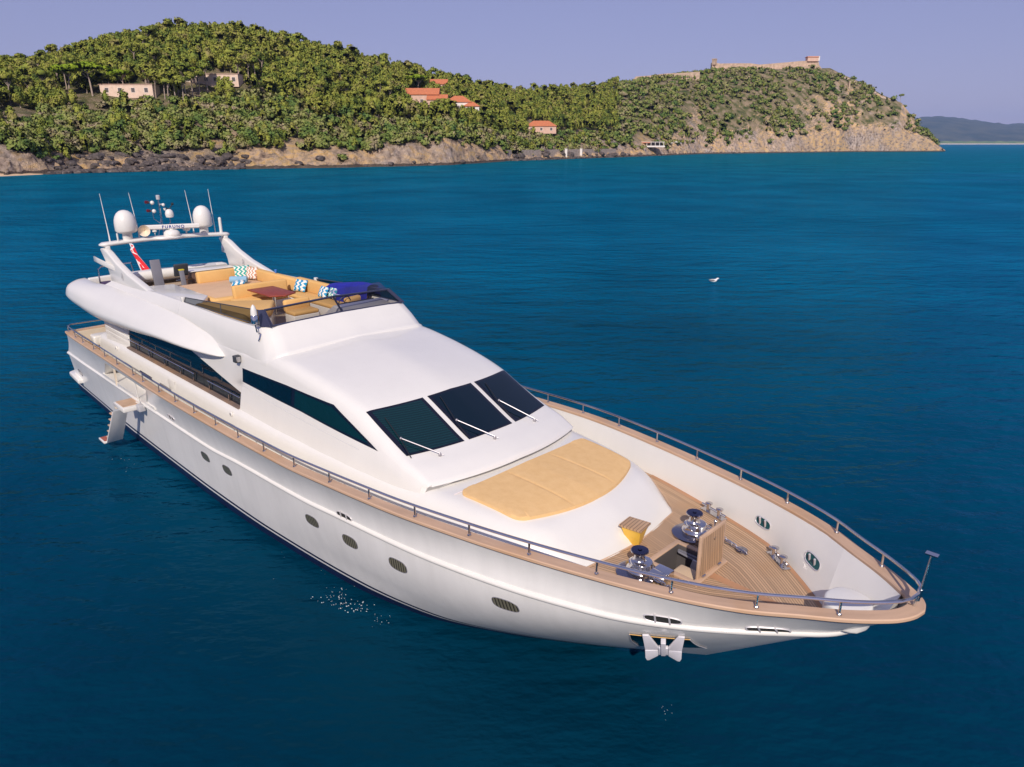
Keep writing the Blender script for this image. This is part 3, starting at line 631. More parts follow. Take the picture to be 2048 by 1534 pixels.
for y in np.linspace(-2.38, 2.38, 41):
    w = .21 + .14 * math.exp(-(y / .42) ** 4); xo = -26.55 + .10 * math.exp(-(y/.42)**4); e = min(1, (2.38 - abs(y)) / .12) ** .5 if abs(y) > 2.26 else 1; e = max(e, .35)
    z = 6.50 + .08 * (1 - (y / 2.38) ** 2)
    for a in np.linspace(0, 2*math.pi, 16, endpoint=False):
        V.append((xo + w*e*math.copysign(abs(math.cos(a))**.6, math.cos(a)), y, z + .075*e*math.copysign(abs(math.sin(a))**.7, math.sin(a))))
for i in range(40):
    for k in range(16): F.append((i*16+k, i*16+(k+1) % 16, (i+1)*16+(k+1) % 16, (i+1)*16+k))
F += [tuple(range(16)), tuple(40*16+k for k in range(16))[::-1]]
ARCH = P('arch_beam', V, F, M['white'], Y, angle=60)
for sgn in (-1, 1): MB().box((-26.5, sgn*2.16, 6.40), (.30, .16, .14)).build('arch_foot', M['white'], ARCH, rnd=.03)
for y, r in ((-1.40, .37), (1.40, .345)):
    MB().lathe([(.17, 0), (.165, .30), (.20, .33)], (-26.55, y, 6.56), 18).lathe([(r*.55, 0), (r*.9, .04), (r, .11), (r*1.0, .36), (r*.96, .48), (r*.86, .60), (r*.68, .71), (r*.42, .79), (r*.15, .82), (.001, .825)], (-26.55, y, 6.84), 28).build('satellite_dome', M['white'], Y, angle=50)
for x, y, z0, z1, lean in ((-26.75, -1.95, 6.55, 8.25, -.05), (-26.55, -1.0, 6.6, 8.25, -.10), (-26.55, 1.0, 6.6, 8.25, -.10), (-26.7, 1.90, 6.55, 8.25, -.05)):
    MB().tube([(x, y, z0), (x, y, z0 + .18), (x - .02, y + lean*.1, z0 + .5), (x - .06, y + lean, z1)], [.03, .022, .016, .007], 6).build('whip_antenna', M['white'], Y)
MB().tube([(-26.4, -1.78, 6.55), (-26.4, -1.78, 6.88)], .03).build('stub_antenna', M['white'], Y)
MB().tube([(-26.5, 2.05, 6.55), (-26.5, 2.05, 7.12)], [.06, .06], 12).ball((-26.5, 2.05, 7.12), .06).build('sensor_post', M['white'], Y)
# loud hailer
hn = MB().lathe([(.03, 0), (.05, .10), (.12, .25), (.20, .34), (.205, .36), (.19, .345), (.10, .22), (.03, .12)], (-26.65, -.72, 6.86), 18, (.88, -.42, .1)).lathe([(.09, -.12), (.10, 0), (.05, .06)], (-26.65, -.72, 6.86), 14, (.88, -.42, .1)).tube([(-26.65, -.72, 6.60), (-26.65, -.72, 6.84)], .03).build('horn', M['cream'], Y)
MB().tube([(-26.6, -.42, 6.62), (-26.6, -.42, 6.78)], .015).lathe([(.02, 0), (.08, .03), (.08, .07), (.03, .09)], (-26.6, -.42, 6.78), 12).build('gps_mushroom', M['white'], Y)
MB().tube([(-26.55, 1.0 - .28, 6.6), (-26.55, .72, 6.74)], .03).lathe([(.03, 0), (.12, .04), (.15, .12), (.14, .14)], (-26.5, .72, 6.74), 14).build('flood_lamp', M['white'], Y)
# open array radar with its lettering
rd = MB().lathe([(.27, 0), (.29, .06), (.28, .16), (.20, .24), (.08, .27)], (-26.4, .12, 6.60), 22).build('radar_pedestal', M['white'], Y, angle=50)
ang = math.atan2(1.05, .42); bd = Vector((math.cos(ang), math.sin(ang), .0)); bc = Vector((-26.4, .12, 6.97))
bn = Vector((bd.y, -bd.x, 0)); 
MB().tube([(-26.4, .12, 6.85), (-26.4, .12, 6.95)], .07, 10).build('radar_shaft', M['white'], rd)
mb = MB(); Lr = .98
V, F = sweep([(bc + bd*s_, bn, Vector((0, 0, 1))) for s_ in (-Lr, -Lr + .03, Lr - .03, Lr)], [(-.07, -.085), (.05, -.085), (.085, -.05), (.085, .05), (.05, .085), (-.07, .085)])
bar = P('radar_scanner', V, F, M['white'], rd)
fc = bpy.data.curves.new('radar_lettering', 'FONT'); fc.body = 'FURUNO'; fc.size = .155; fc.extrude = .002; fc.align_x = 'CENTER'; fc.align_y = 'CENTER'; fc.space_character = 1.35; fc.offset = .004
fo = bpy.data.objects.new('text_tmp', fc); COL.objects.link(fo); dg = bpy.context.evaluated_depsgraph_get()
me = bpy.data.meshes.new_from_object(fo.evaluated_get(dg)); bpy.data.objects.remove(fo); me.name = 'radar_lettering'
me.materials.clear(); me.materials.append(M['letter']); lo = bpy.data.objects.new('lettering', me); COL.objects.link(lo); lo.parent = bar
p0 = bc + bn*.0875 + bd*.08; lo.matrix_local = Matrix(((bd.x, 0, bn.x, p0.x), (bd.y, 0, bn.y, p0.y), (0, 1, 0, p0.z), (0, 0, 0, 1)))
# light mast
ms = MB().tube([(-26.75, -.05, 6.6), (-26.78, -.05, 7.95)], .032, 8).tube([(-26.6, -.3, 6.62), (-26.72, -.1, 7.2)], .012, 5).tube([(-26.78, -.12, 7.1), (-26.85, -.28, 7.25), (-26.85, -.30, 7.85)], .016, 6).tube([(-26.75, .0, 7.0), (-26.62, .14, 7.02), (-26.58, .2, 7.12), (-26.58, .2, 7.3)], .018, 6).tube([(-26.8, -.05, 7.75), (-26.7, .1, 7.8)], .02).build('signal_mast', M['steel'], Y)
MB().lathe([(.07, 0), (.075, .14), (.05, .16)], (-26.78, -.05, 7.95), 12).build('mast_lamp', M['lav'], ms)
for y, z in ((-.33, 7.86), (-.31, 7.55)): MB().lathe([(.05, 0), (.06, .03), (.06, .14), (.04, .16)], (-26.86, y - .06, z), 10, (.5, -.8, .1)).build('red_lamp', M['redlamp'], ms); MB().ball((-26.82, y + .06, z - .02), .075).build('lamp_housing', M['white'], ms)
MB().ball((-26.72, .08, 7.75), .06).lathe([(.03, 0), (.05, .08)], (-26.7, .1, 7.55)).build('lamp_housing', M['white'], ms)
MB().lathe([(.05, 0), (.13, .02), (.15, .10), (.15, .16), (.12, .26), (.06, .31), (.01, .32)], (-26.58, .2, 7.28), 16).build('camera_dome', M['white'], ms)
MB().tube([(-26.58, .2, 7.58), (-26.56, .28, 7.68), (-26.54, .33, 7.76)], .014, 5).ball((-26.53, .34, 7.78), .05, 8).tube([(-26.58, .2, 7.6), (-26.6, .1, 7.66)], .02, 5).build('wind_vane', M['black'], ms)

# ---------------------------------------------------------------- rails on the cap
def railfn(x, sgn, h, ins=.07): return Vector((x, sgn * max(0, capy(x) - ins), capz(x) + .045 + h))
RH = .235
PX = [-29.1, -27.9, -26.9, -25.6, -24.35, -23.05, -22.2, -21.0, -19.2, -18.0, -16.72, -15.4, -14.15, -12.86, -11.52, -10.2, -8.9, -7.65, -6.4, -5.2, -4.02, -2.88, -1.77, -.83]
def tubepath(pts, r, n=8): return MB().tube(pts, r, n)
rb = MB()
xsr = [x for x in np.linspace(-20.55, -.5, 90)]
nose = [(-.36, .50), (-.22, .36), (-.12, .2), (-.08, 0.0)]
path = [railfn(x, -1, RH) for x in xsr] + [Vector((x, -y, capz(x) + .045 + RH)) for x, y in nose] + [Vector((x, y, capz(x) + .045 + RH)) for x, y in nose[::-1][1:]] + [railfn(x, 1, RH) for x in xsr[::-1]] + [railfn(x, 1, RH) for x in np.linspace(-20.8, -29.0, 30)]
stern = [Vector((-29.2, y, capz(-29) + .045 + RH)) for y in (3.2, 2.0, 0, -2.0, -3.15)]
path2 = stern + [railfn(x, -1, RH) for x in np.linspace(-28.95, -21.45, 30)]
rl = rb.tube(path, .026, 8).tube([path[-1]] + path2, .026, 8).build('guard_rail', M['steel'], Y)
for sgn in (-1, 1):
    for x in PX:
        if sgn < 0 and x in (-22.2, -21.0): x = {-22.2: -21.45, -21.0: -20.55}[x]
        a = railfn(x, sgn, RH); MB().tube([a - Vector((0, 0, RH + .02)), a], .019, 6).lathe([(.04, 0), (.035, .02)], a - Vector((0, 0, RH)), 8).build('rail_post', M['steel'], rl)
for y in (-1.6, 0, 1.6): MB().tube([(-29.2, y, 3.04), (-29.2, y, 3.04 + RH)], .019, 6).build('rail_post', M['steel'], rl)
MB().tube([(-.12, 0, 3.62), (-.08, 0, 3.9)], .022, 6).build('rail_post', M['steel'], rl)
MB().tube([(-.08, 0, 3.75), (-.03, 0, 4.52)], .02, 8).box((-.03, 0, 4.53), (.16, .10, .02)).lathe([(.035, 0), (.035, .12)], (-.078, 0, 3.82), 10).build('bow_staff', M['steel'], Y)
MB().tube([railfn(x, -1, RH + .06) for x in (-20.7, -20.4, -19.75)], .03, 6).build('gate_grip', M['darksteel'], Y)

# ---------------------------------------------------------------- hull openings
def oval(name, x, z, w, h, mat, sgn=-1, tilt=0, frame=True, parent=None, bvh=None, off=.008):
    def ring(sw, sh, o):
        out = []
        for a in np.linspace(0, 2*math.pi, 32, endpoint=False):
            ca, sa = math.cos(a), math.sin(a); u = w*sw/2*math.copysign(abs(ca)**.7, ca); v = h*sh/2*math.copysign(abs(sa)**.7, sa)
            xx, zz = x + u*math.cos(tilt) - v*math.sin(tilt), z + u*math.sin(tilt) + v*math.cos(tilt)
            p, n = hull_at(xx, zz, sgn) if bvh is None else (bvh.ray_cast(Vector((xx, 0, zz)), Vector((0, sgn, 0)))[0], Vector((0, -sgn, 0)))
            if p is None: p, n = Vector((xx, sgn*(capy(xx) - .3), zz)), Vector((0, -sgn, 0))
            if n.y * (sgn if bvh is None else -sgn) < 0: n = -n
            out.append(p + n * o)
        return out
    A, B_, C_ = (ring(1.10, 1.24, .002), ring(1.06, 1.14, off + .012), ring(1, 1, off)) if mat != M['port'] else (ring(1.05, 1.09, .002), ring(1.03, 1.05, off + .006), ring(1, 1, off))
    V = A + B_ + C_; F = []
    for r in (0, 1):
        for k in range(32): F.append((r*32+k, r*32+(k+1) % 32, (r+1)*32+(k+1) % 32, (r+1)*32+k))
    f = P(name, V, F, M['satin'] if mat != M['port'] else M['grey'], parent or Y)
    g = P('pane' if mat != M['hole'] else 'opening', C_, [tuple(range(32))], mat, f)
    return f, C_
KT = lambda x: math.atan((kz(min(x + .3, -1.1)) - kz(x - .3)) / .6)
for px in PORTS:
    for sgn in (-1, 1): oval('porthole', px[0], px[1], .52, .26, M['port'], sgn, KT(px[0]))
for fx, fz in FAIRS:
    for sgn in (-1, 1):
        f, ring = oval('fairlead', fx, fz, .50, .13, M['hole'], sgn, KT(fx))
        for u in (-.1, .1):
            p, n = hull_at(fx + u, fz + .02, sgn); p2, _ = hull_at(fx + u, fz - .09 + .02, sgn); p1, _ = hull_at(fx + u, fz + .09, sgn)
            n = n if n.y*sgn > 0 else -n; MB().tube([p1 + n*.02, p2 + n*.02], .016, 6).build('roller', M['satin'], f)
bwb = BVHTree.FromPolygons([v.co.copy() for v in bpy.data.objects['bulwark'].data.vertices], [tuple(p.vertices) for p in bpy.data.objects['bulwark'].data.polygons])
t = NT('sea_through_opening'); t.col((0.004, 0.075, 0.085)); t.set(.3); M['seahole'] = t.m
for fx, fz in ((-3.24, 2.98), (-1.98, 3.03)):
    for sgn in (1, -1):
        f, ring = oval('inner_fairlead', fx, fz, .34, .15, M['seahole'], sgn, 0, bvh=bwb, off=.012)
        for u in (-.065, .065):
            h = bwb.ray_cast(Vector((fx + u, 0, fz)), Vector((0, sgn, 0)))[0]
            if h: MB().tube([h + Vector((0, -sgn*.055, .10)), h + Vector((0, -sgn*.0, -.10))], .020, 6).build('roller', M['satin'], f)

# ---------------------------------------------------------------- anchor in its pocket (both bows)
t = NT('polished_pocket'); t.col(t.ramp(t.noise(2.2, 3, t.obj()), (.45, (.012, .025, .022)), (.72, (.30, .32, .29)))); t.set(.15, 1.0); M['pocket'] = t.m
for sgn in (-1, 1):
    ring = []
    for a, b in zip(POCK, POCK[1:] + POCK[:1]):
        for k in range(5): x, z = a[0] + (b[0]-a[0])*k/5, a[1] + (b[1]-a[1])*k/5; p, n = hull_at(x, z, sgn); ring.append(p + (n if n.y*sgn > 0 else -n)*.018)
    pk = patch_side(POCK, .016, M['pocket'], 'anchor_pocket', Y, sgn, bvh_h, .09, 4)
    MB().tube(ring[:6], .008, 5).build('pocket_rim', M['seam'], pk); MB().tube(ring[5:11], .010, 5).tube(ring[15:] + ring[:1], .010, 5).build('pocket_edge', M['satin'], pk)
    q4 = [Vector((x, -sgn*y, z)) for x, y, z in ((-3.45, -1.8, 2.28), (-2.87, -1.45, 2.36), (-3.0, -1.25, 1.77), (-3.55, -1.5, 1.62))]
    L = lambda u, v, o=0: L0(u, v*.80, o)
    L0 = lambda u, v, o=0: q4[0]*((1-u)/2*(1-v)) + q4[1]*((1+u)/2*(1-v)) + q4[2]*((1+u)/2*v) + q4[3]*((1-u)/2*v) + nn_*o
    nn_ = (q4[1]-q4[0]).cross(q4[3]-q4[0]).normalized(); nn_ = nn_ if nn_.y*sgn > 0 else -nn_
    an = MB().prism([L(-.12, .04), L(.12, .04), L(.12, .78), L(-.12, .78)], nn_*.10).prism([L(-.24, .45), L(.24, .45), L(.26, .86), L(-.26, .86)], nn_*.06).build('anchor', M['galv'], pk, rnd=.010)
    for s2 in (-1, 1):
        MB().prism([L(s2*.24, .50, .0), L(s2*.70, .02, -.06), L(s2*1.0, .0, -.05), L(s2*.92, .6, .03), L(s2*.27, .66, .0)], nn_*.035).prism([L(s2*.27, .64, .0), L(s2*.92, .58, .03), L(s2*.93, .86, .08), L(s2*.86, .98, .09), L(s2*.74, 1.0, .08), L(s2*.26, .88, .03)], nn_*.04).build('fluke', M['galv'], an, rnd=.010)

# ---------------------------------------------------------------- boarding gate, platform and stairs (starboard)
mb = MB()
for x in (DOOR[0], DOOR[1]):
    k = min(range(NT_+1), key=lambda i: abs(G[i, 9:11, 0].mean() - x) ); p0, p1 = G[k, 8], G[k, 11]
    mb.prism([(p0[0], -p0[1] - .0, p0[2]), (p1[0], -p1[1], p1[2]), (p1[0], -p1[1] + .30, p1[2]), (p0[0], -p0[1] + .30, p0[2])], (.05 if x < -22 else -.05, 0, 0))
mb.build('gate_jamb', M['white'], Y)
V, F = [], []
for x in np.linspace(DOOR[0] - .1, DOOR[1] + .1, 10): y, z = float(pv(x, *HC['k'])), kz(x); V += [(x, -y - .01, z + .06), (x, -y + .35, z + .06)]
for i in range(9): F.append((2*i, 2*i+1, 2*i+3, 2*i+2))
P('gate_sill', V, F, M['white'], Y)
MB().prism([(-25.6, -3.3, 2.06), (-20.6, -3.32, 2.06), (-20.6, -2.88, 2.06), (-25.6, -2.86, 2.06)], (0, 0, .09)).build('gate_floor', M['white'], Y)
MB().box((-24.1, -3.30, 2.42), (.05, .06, .75)).build('sliding_gate', M['cream'], Y)
BP = MB().box((-22.35, -3.50, 1.83), (.95, .70, .14)).build('boarding_platform', M['white'], Y, rnd=.02)
MB().box((-22.40, -3.50, 1.91), (.72, .58, .02)).build('tread', M['teakplain'], BP)
MB().box((-22.8, -3.62, 1.72), (.18, .42, .10)).build('landing_step', M['cream'], BP, rnd=.02)
sd_ = Vector((-23.45 + 22.25, 0, .32 - 1.78)); q = [Vector((-22.25, -3.58, 1.78)), Vector((-22.25, -4.05, 1.78))]
MB().prism([q[0], q[1], q[1] + sd_ + Vector((.0, -.06, 0)), q[0] + sd_ + Vector((.0, -.02, 0))], (-.09, 0, -.03)).build('stair_flight', M['hull'], BP, rnd=.015)
for k in range(5):
    p = q[0].lerp(q[0] + sd_, (k + .6) / 5.4); MB().box((p.x - .16, -3.84, p.z), (.2, .46, .035)).build('stair_tread', M['teakplain'], BP, rnd=.008)
lp = MB().box((-23.78, -3.93, .33), (.56, .5, .07)).build('lower_landing', M['white'], BP, rnd=.015)
MB().box((-23.78, -3.93, .372), (.46, .42, .012)).build('landing_tread', simple('red_teak', (.33, .07, .035), .4), lp)
MB().tube([(-21.9, -3.33, 1.95), (-21.85, -3.38, 2.75), (-21.9, -3.42, 2.96)], .022).tube([(-21.6, -3.3, 1.9), (-22.2, -3.34, 1.93)], .02).build('platform_strut', M['white'], BP)
MB().box((-21.75, -3.36, 1.86), (.28, .20, .22)).build('hinge_block', M['lav'], BP, rnd=.02)

# ---------------------------------------------------------------- foredeck gear
def capstan(x, y, sgn, chain):
    b = MB().lathe([(.30, 0), (.30, .03), (.26, .05)], (x - .02, y, 2.685), 22).build('windlass', M['darksteel'], Y)
    MB().lathe([(.20, 0), (.21, .08), (.17, .12), (.15, .2)], (x + .04, y, 2.72), 20).tube([(x + .02, y - .17, 2.80), (x + .02, y + .17, 2.80)], .085, 12).tube([(x + .1, y, 2.76), (x + .40, y - sgn*.06, 2.74)], [.12, .08], 12).box((x + .30, y - sgn*.16, 2.76), (.24, .16, .14)).build('gearbox', M['steel'], b, rnd=.01)
    MB().lathe([(.125, 0), (.145, .03), (.10, .055), (.075, .09), (.07, .15), (.105, .185), (.125, .20), (.125, .215)], (x, y, 2.86), 20).build('drum', M['steel'], b)
    MB().lathe([(.122, 0), (.118, .012), (.03, .016), (.028, .03)], (x, y, 3.075), 20).build('drum_cap', simple('dark_chrome', (.10, .10, .16), .12, 1), b)
    cm = MB()
    for k in range(9):
        p = Vector((x + .10 + .09*k, y + sgn*.14 - sgn*.012*k, 2.86 - .018*k)); d = Vector((1, 0, -.2)); o = Vector((0, .025, 0)) if k % 2 else Vector((0, 0, .025))
        cm.tube([p - d*.05 + o*.0, p - d*.03 + o, p + d*.03 + o, p + d*.05, p + d*.03 - o, p - d*.03 - o, p - d*.05], .011, 5)
    cm.build('anchor_chain', M['steel'], b)
    MB().lathe([(.09, 0), (.09, .025), (.05, .03)], (x + .75, y + sgn*.1, 2.685), 16).build('chain_pipe', M['darksteel'], b)
    b.scale = (1.28, 1.28, 1.22); b.location = (-.28*x, -.28*y, -.22*2.685)
    MB().tube([(x + .22, y + sgn*.22, 2.70), (x + .24, y + sgn*.22, 2.92)], .015).ball((x + .24, y + sgn*.22, 2.93), .03, 8).build('brake_lever', M['steel'], b)
capstan(-4.22, .97, 1, 1); capstan(-4.20, -.88, -1, 1)
# hatch: coaming, open lid, well and what shows inside
hm = (HX0 + HX1) / 2; hy = (HY0 + HY1) / 2; hw, hl = HY1 - HY0, HX1 - HX0
mb = MB()
for c, d in (((HX0 - .04, hy, 2.70), (.10, hw + .22, .05)), ((HX1 + .05, hy, 2.70), (.12, hw + .22, .05)), ((hm, HY0 - .05, 2.70), (hl, .10, .05)), ((hm, HY1 + .05, 2.70), (hl, .10, .05))): mb.box(c, d)
HT = mb.build('deck_hatch', M['teakplain'], Y, rnd=.012)
mb = MB().box((HX0 + .005, hy, 2.2), (.02, hw, 1.0)).box((HX1 - .005, hy, 2.2), (.02, hw, 1.0)).box((hm, HY0 + .005, 2.2), (hl, .02, 1.0)).box((hm, HY1 - .005, 2.2), (hl, .02, 1.0)).box((hm, hy, 1.7), (hl, hw, .02))
mb.build('hatch_well', simple('well_lining', (.10, .09, .09), .6), HT)
MB().box((hm, HY1 - .05, 2.60), (hl - .1, .05, .05)).tube([(HX0 + .1, HY1 - .12, 2.62), (HX1 - .1, HY1 - .12, 2.56)], .02).build('well_rail', M['grey'], HT)
bq = MB().box((hm + .15, HY0 + .28, 2.45), (.55, .40, .30)).build('well_cushion', M['beige'], HT, rnd=.06)
MB().prism([(hm - .1, HY1 - .2, 2.2), (hm + .3, HY1 - .2, 2.2), (hm + .28, HY1 - .16, 2.6), (hm, HY1 - .18, 2.62)], (0, .03, 0)).build('well_locker', M['lav'], HT)
LID = MB().box((-3.345, .06, 3.14), (.055, .86, .86)).build('hatch_lid', M['teakplain'], HT, rnd=.02)
V = [(-3.314, y, z) for y, z in ((-.31, 2.77), (.43, 2.77), (.43, 3.51), (-.31, 3.51))]
P('lid_planks', V, [(0, 1, 2, 3)], M['teaklid'], LID, uv=[(v[1] + 1 + v[2]*.22, v[2]) for v in V])
MB().lathe([(.03, 0), (.03, .015)], (-3.318, .10, 3.36), 12, (1, 0, 0)).build('lid_latch', M['steel'], LID)
for y in (-.2, .34): MB().tube([(-3.30, y - .05, 2.735), (-3.30, y + .05, 2.735)], .02, 8).build('hinge', M['steel'], HT)
# wooden step by the trunk
sp = MB()
sp.add([(-4.93, -.20, 2.685), (-4.72, -.14, 2.685), (-4.78, .06, 2.685), (-4.98, .0, 2.685), (-5.05, -.26, 3.03), (-4.66, -.19, 3.03), (-4.72, .16, 3.03), (-5.10, .08, 3.03)], [(0, 1, 2, 3), (4, 7, 6, 5), (0, 4, 5, 1), (1, 5, 6, 2), (2, 6, 7, 3), (3, 7, 4, 0)])
STP = sp.build('foredeck_step', M['yellow'], Y, smooth=False)
V = [(-5.09, -.29, 3.04), (-4.63, -.22, 3.04), (-4.69, .19, 3.04), (-5.13, .11, 3.04)]; V += [(x, y, z + .035) for x, y, z in V]
P('step_tread', V, [(0, 3, 2, 1), (4, 5, 6, 7), (0, 1, 5, 4), (1, 2, 6, 5), (2, 3, 7, 6), (3, 0, 4, 7)], M['teak'], STP, uv=[(v[0]*.9 + v[1]*.1, v[1]) for v in V], smooth=False)
# bollards along the bulwark
for sgn in (-1, 1):
    for x in (-4.35, -2.62):
        d = (decky(x + .1) - decky(x - .1)) / .2; tg = Vector((1, sgn*d, 0)).normalized(); nn = Vector((-tg.y, tg.x, 0)); c = Vector((x, sgn*(decky(x) - .17), 2.69)); mb = MB()
        mb.box(c, (.62, .16, .02), rz=math.atan2(tg.y, tg.x))
        for s2 in (-.15, .15): mb.tube([c + tg*s2, c + tg*s2 + Vector((0, 0, .15))], .045, 10).lathe([(.045, 0), (.075, .02), (.075, .045), (.04, .06)], c + tg*s2 + Vector((0, 0, .14)), 12)
        mb.tube([c - tg*.33 + Vector((0, 0, .09)), c + tg*.33 + Vector((0, 0, .09))], .026, 8); mb.build('mooring_bollard', M['steel'], Y)
# cockpit aft
V = [(-29.05, -3.0, 2.55), (-27.75, -3.08, 2.55), (-27.75, 3.08, 2.55), (-29.05, 3.0, 2.55)]; V += [(x, y, 2.2) for x, y, z in V]
P('cockpit_sole', V, [(0, 1, 2, 3), (1, 2, 6, 5)], M['teak'], Y, uv=[(v[1] + 4, v[0]) for v in V], smooth=False)
MB().prism([(-28.55, -2.75, 2.55), (-27.95, -2.78, 2.55), (-27.95, -2.15, 2.55), (-28.6, -2.1, 2.55)], (0, 0, .40)).build('cockpit_locker', M['white'], Y, rnd=.08)
MB().prism([(-29.05, -3.1, 2.5), (-29.0, -3.1, 2.5), (-29.0, 3.1, 2.5), (-29.05, 3.1, 2.5)], (0, 0, .51)).build('transom_inner', M['cream'], Y)
MB().tube([(-28.1, -2.15, FZ), (-28.1, -2.15, 5.42), (-28.15, -2.0, 5.52), (-28.3, -.9, 5.52), (-28.3, -.8, FZ)], .03).build('aft_hoop_rail', M['steel'], Y)
# ================================================================== LOOSE THINGS ON BOARD
def pad(name, outline, mat, parent, thick=.07, corner=None):
    pts = [np.array(p, float) for p in outline]; bm = bmesh.new(); P2 = []
    n = len(pts)
    for i, p in enumerate(pts):
        r = (corner or {}).get(i, 0)
        if r:
            a, b = pts[i-1] - p, pts[(i+1) % n] - p; a, b = p + a/np.linalg.norm(a)*r, p + b/np.linalg.norm(b)*r
            P2 += [(1-t_)**2*a + 2*t_*(1-t_)*p + t_*t_*b for t_ in np.linspace(0, 1, 7)]
        else: P2.append(p)
    f = bm.faces.new([bm.verts.new((p[0], p[1], 0)) for p in P2]); edge = list(bm.verts)
    bmesh.ops.triangulate(bm, faces=[f]); bmesh.ops.subdivide_edges(bm, edges=bm.edges, cuts=5, use_grid_fill=True)
    c = sum(P2) / len(P2)
    top = {}
    for v in bm.verts:
        h = bvh_d.ray_cast(Vector((v.co.x, v.co.y, 9)), Vector((0, 0, -1))); z = h[0].z if h[0] else 3.3
        v.co.z = z + (thick if not v.is_boundary else thick * .86)
    geo = [e for e in bm.edges if e.is_boundary]; ex = bmesh.ops.extrude_edge_only(bm, edges=geo)
    for v in ex['geom']:
        if isinstance(v, bmesh.types.BMVert):
            v.co.z -= thick * .86
            v.co.x += (v.co.x - c[0]) * .006; v.co.y += (v.co.y - c[1]) * .006
    bm.verts.index_update(); V = [v.co.copy() for v in bm.verts]; F = [[v.index for v in f.verts] for f in bm.faces]; bm.free()
    return P(name, V, F, mat, parent, angle=60)
SP = thing('sun_pad', 'large ochre sun pad in three sections on the white foredeck trunk', 'sun pad')
A = lambda y: -7.83 + .06 * (1 - (y/1.9)**2); g = .012
fr_ = lambda y: -5.80 - .47*(abs(y)/1.75)**1.9
for (y0, y1, cr) in ((-1.92, -.661, 0), (-.655, .655, 1), (.661, 1.92, 2)):
    ys = np.linspace(y0, y1, 7); fy = np.linspace(y1*.93 if cr == 2 else y1, y0*.93 if cr == 0 else y0, 7)
    out = [(A(y), y) for y in ys] + [(fr_(y), y) for y in fy]
    corner = {0: {0: .22, 13: .22}, 1: {}, 2: {6: .22, 7: .22}}[cr]
    pad('cushion_section', out, M['sun'], SP, .075, corner)
MB().tube([(A(y) - .02, y, top_) for y, top_ in [(y, bvh_d.ray_cast(Vector((A(y), y, 9)), Vector((0, 0, -1)))[0].z + .015) for y in np.linspace(-2.0, 2.0, 15)]], .012, 5).build('pad_track', M['flagwhite'], SP)

def pillow(name, label, mat, loc, dims, rot, group=None):
    V, F, uv = [], [], []; n = 12
    for s_ in (1, -1):
        b = len(V)
        for j in range(n + 1):
            for i in range(n + 1):
                u, v = 2*i/n - 1, 2*j/n - 1; h = (max(0, 1 - u**4) * max(0, 1 - v**4)) ** .5
                k = 1 - .07 * (1 - abs(u*v))                                    # pulled-in sides, pointed corners
                V.append((u*dims[0]/2*k, v*dims[1]/2*k, s_*dims[2]/2*h)); uv.append((i/n, j/n))
        for j in range(n):
            for i in range(n): F.append((b+j*(n+1)+i, b+j*(n+1)+i+1, b+(j+1)*(n+1)+i+1, b+(j+1)*(n+1)+i))
    o = P(name, V, F, mat, None, uv=uv); o.location = loc; o.rotation_euler = rot
    return tag(o, label, 'pillow', group)
FZt = FZ + .46
pillow('pillow', 'teal and white zigzag pillow leaning on the sunbed backrest', M['chev_teal'], (-23.75, 1.45, FZt + .26), (.50, .55, .17), (R(0), R(68), R(-20)))
pillow('pillow', 'brown and white zigzag pillow in the corner of the sunbed backrest', M['chev_brown'], (-23.35, 1.63, FZt + .24), (.46, .46, .16), (R(0), R(66), R(-62)))
pillow('pillow', 'small blue and white patterned pillow lying flat on the sunbed', M['chev_blue'], (-22.55, .72, FZt + .10), (.34, .48, .15), (R(10), R(8), R(-30)))
o = MB().lathe([(.02, -.31), (.11, -.30), (.125, -.26), (.125, .26), (.11, .30), (.02, .31)], (0, 0, 0), 18, (0, 1, 0)).build('bolster', M['ltblue'], None); o.location = (-23.0, .95, FZt + .13); o.rotation_euler = (0, 0, R(-40))
tag(o, 'pale blue round bolster lying on the sunbed', 'bolster')
pillow('pillow', 'blue and white wave pillow on the sofa beyond the red table', M['chev_blue'], (-20.0, 1.72, FZ + .68), (.42, .56, .16), (R(0), R(62), R(-78)))
pillow('pillow', 'blue patterned pillow by the far end of the red table', M['chev_blue'], (-18.55, 1.72, FZ + .66), (.38, .46, .15), (R(0), R(62), R(-90)))
pillow('pillow', 'green patterned pillow behind the blue one at the red table end', M['chev_green'], (-18.1, 1.80, FZ + .68), (.38, .46, .15), (R(0), R(66), R(-95)))
cup = MB().lathe([(.03, 0), (.045, .10), (.045, .12), (.03, .11)], (0, 0, 0), 12).build('cup', simple('blue_cup', (.05, .2, .6), .4), None); cup.location = (-21.9, 1.84, FZ + .86)
tag(cup, 'little blue cup standing on the sunbed backrest', 'cup')

# blue canvas cover stretched over the port side helm seat
V, F = [], []
for i in range(9):
    for j in range(9):
        u, v = i/8, j/8; V.append((-18.6 + 2.4*u, 1.78 + .56*v - .02*math.sin(9*u), FZ + .70 + .30*u + (.16 + .10*math.sin(math.pi*u))*math.sin(math.pi*v)**.5 + .025*math.sin(7*u + 3*v) - .40*(v == 0) - .35*(v == 1)))
for i in range(8):
    for j in range(8): F.append((i*9+j, (i+1)*9+j, (i+1)*9+j+1, i*9+j+1))
CV = thing('boat_cover', 'dark blue canvas cover with a white cord on the far flybridge side', 'cover')
P('canvas', V, F, M['blue'], CV)
MB().tube([(-18.5 + 2.3*u, 1.76, FZ + .66 + .32*u - .10*math.sin(math.pi*u)) for u in np.linspace(0, 1, 12)], .014, 5).build('cord', M['flagwhite'], CV)
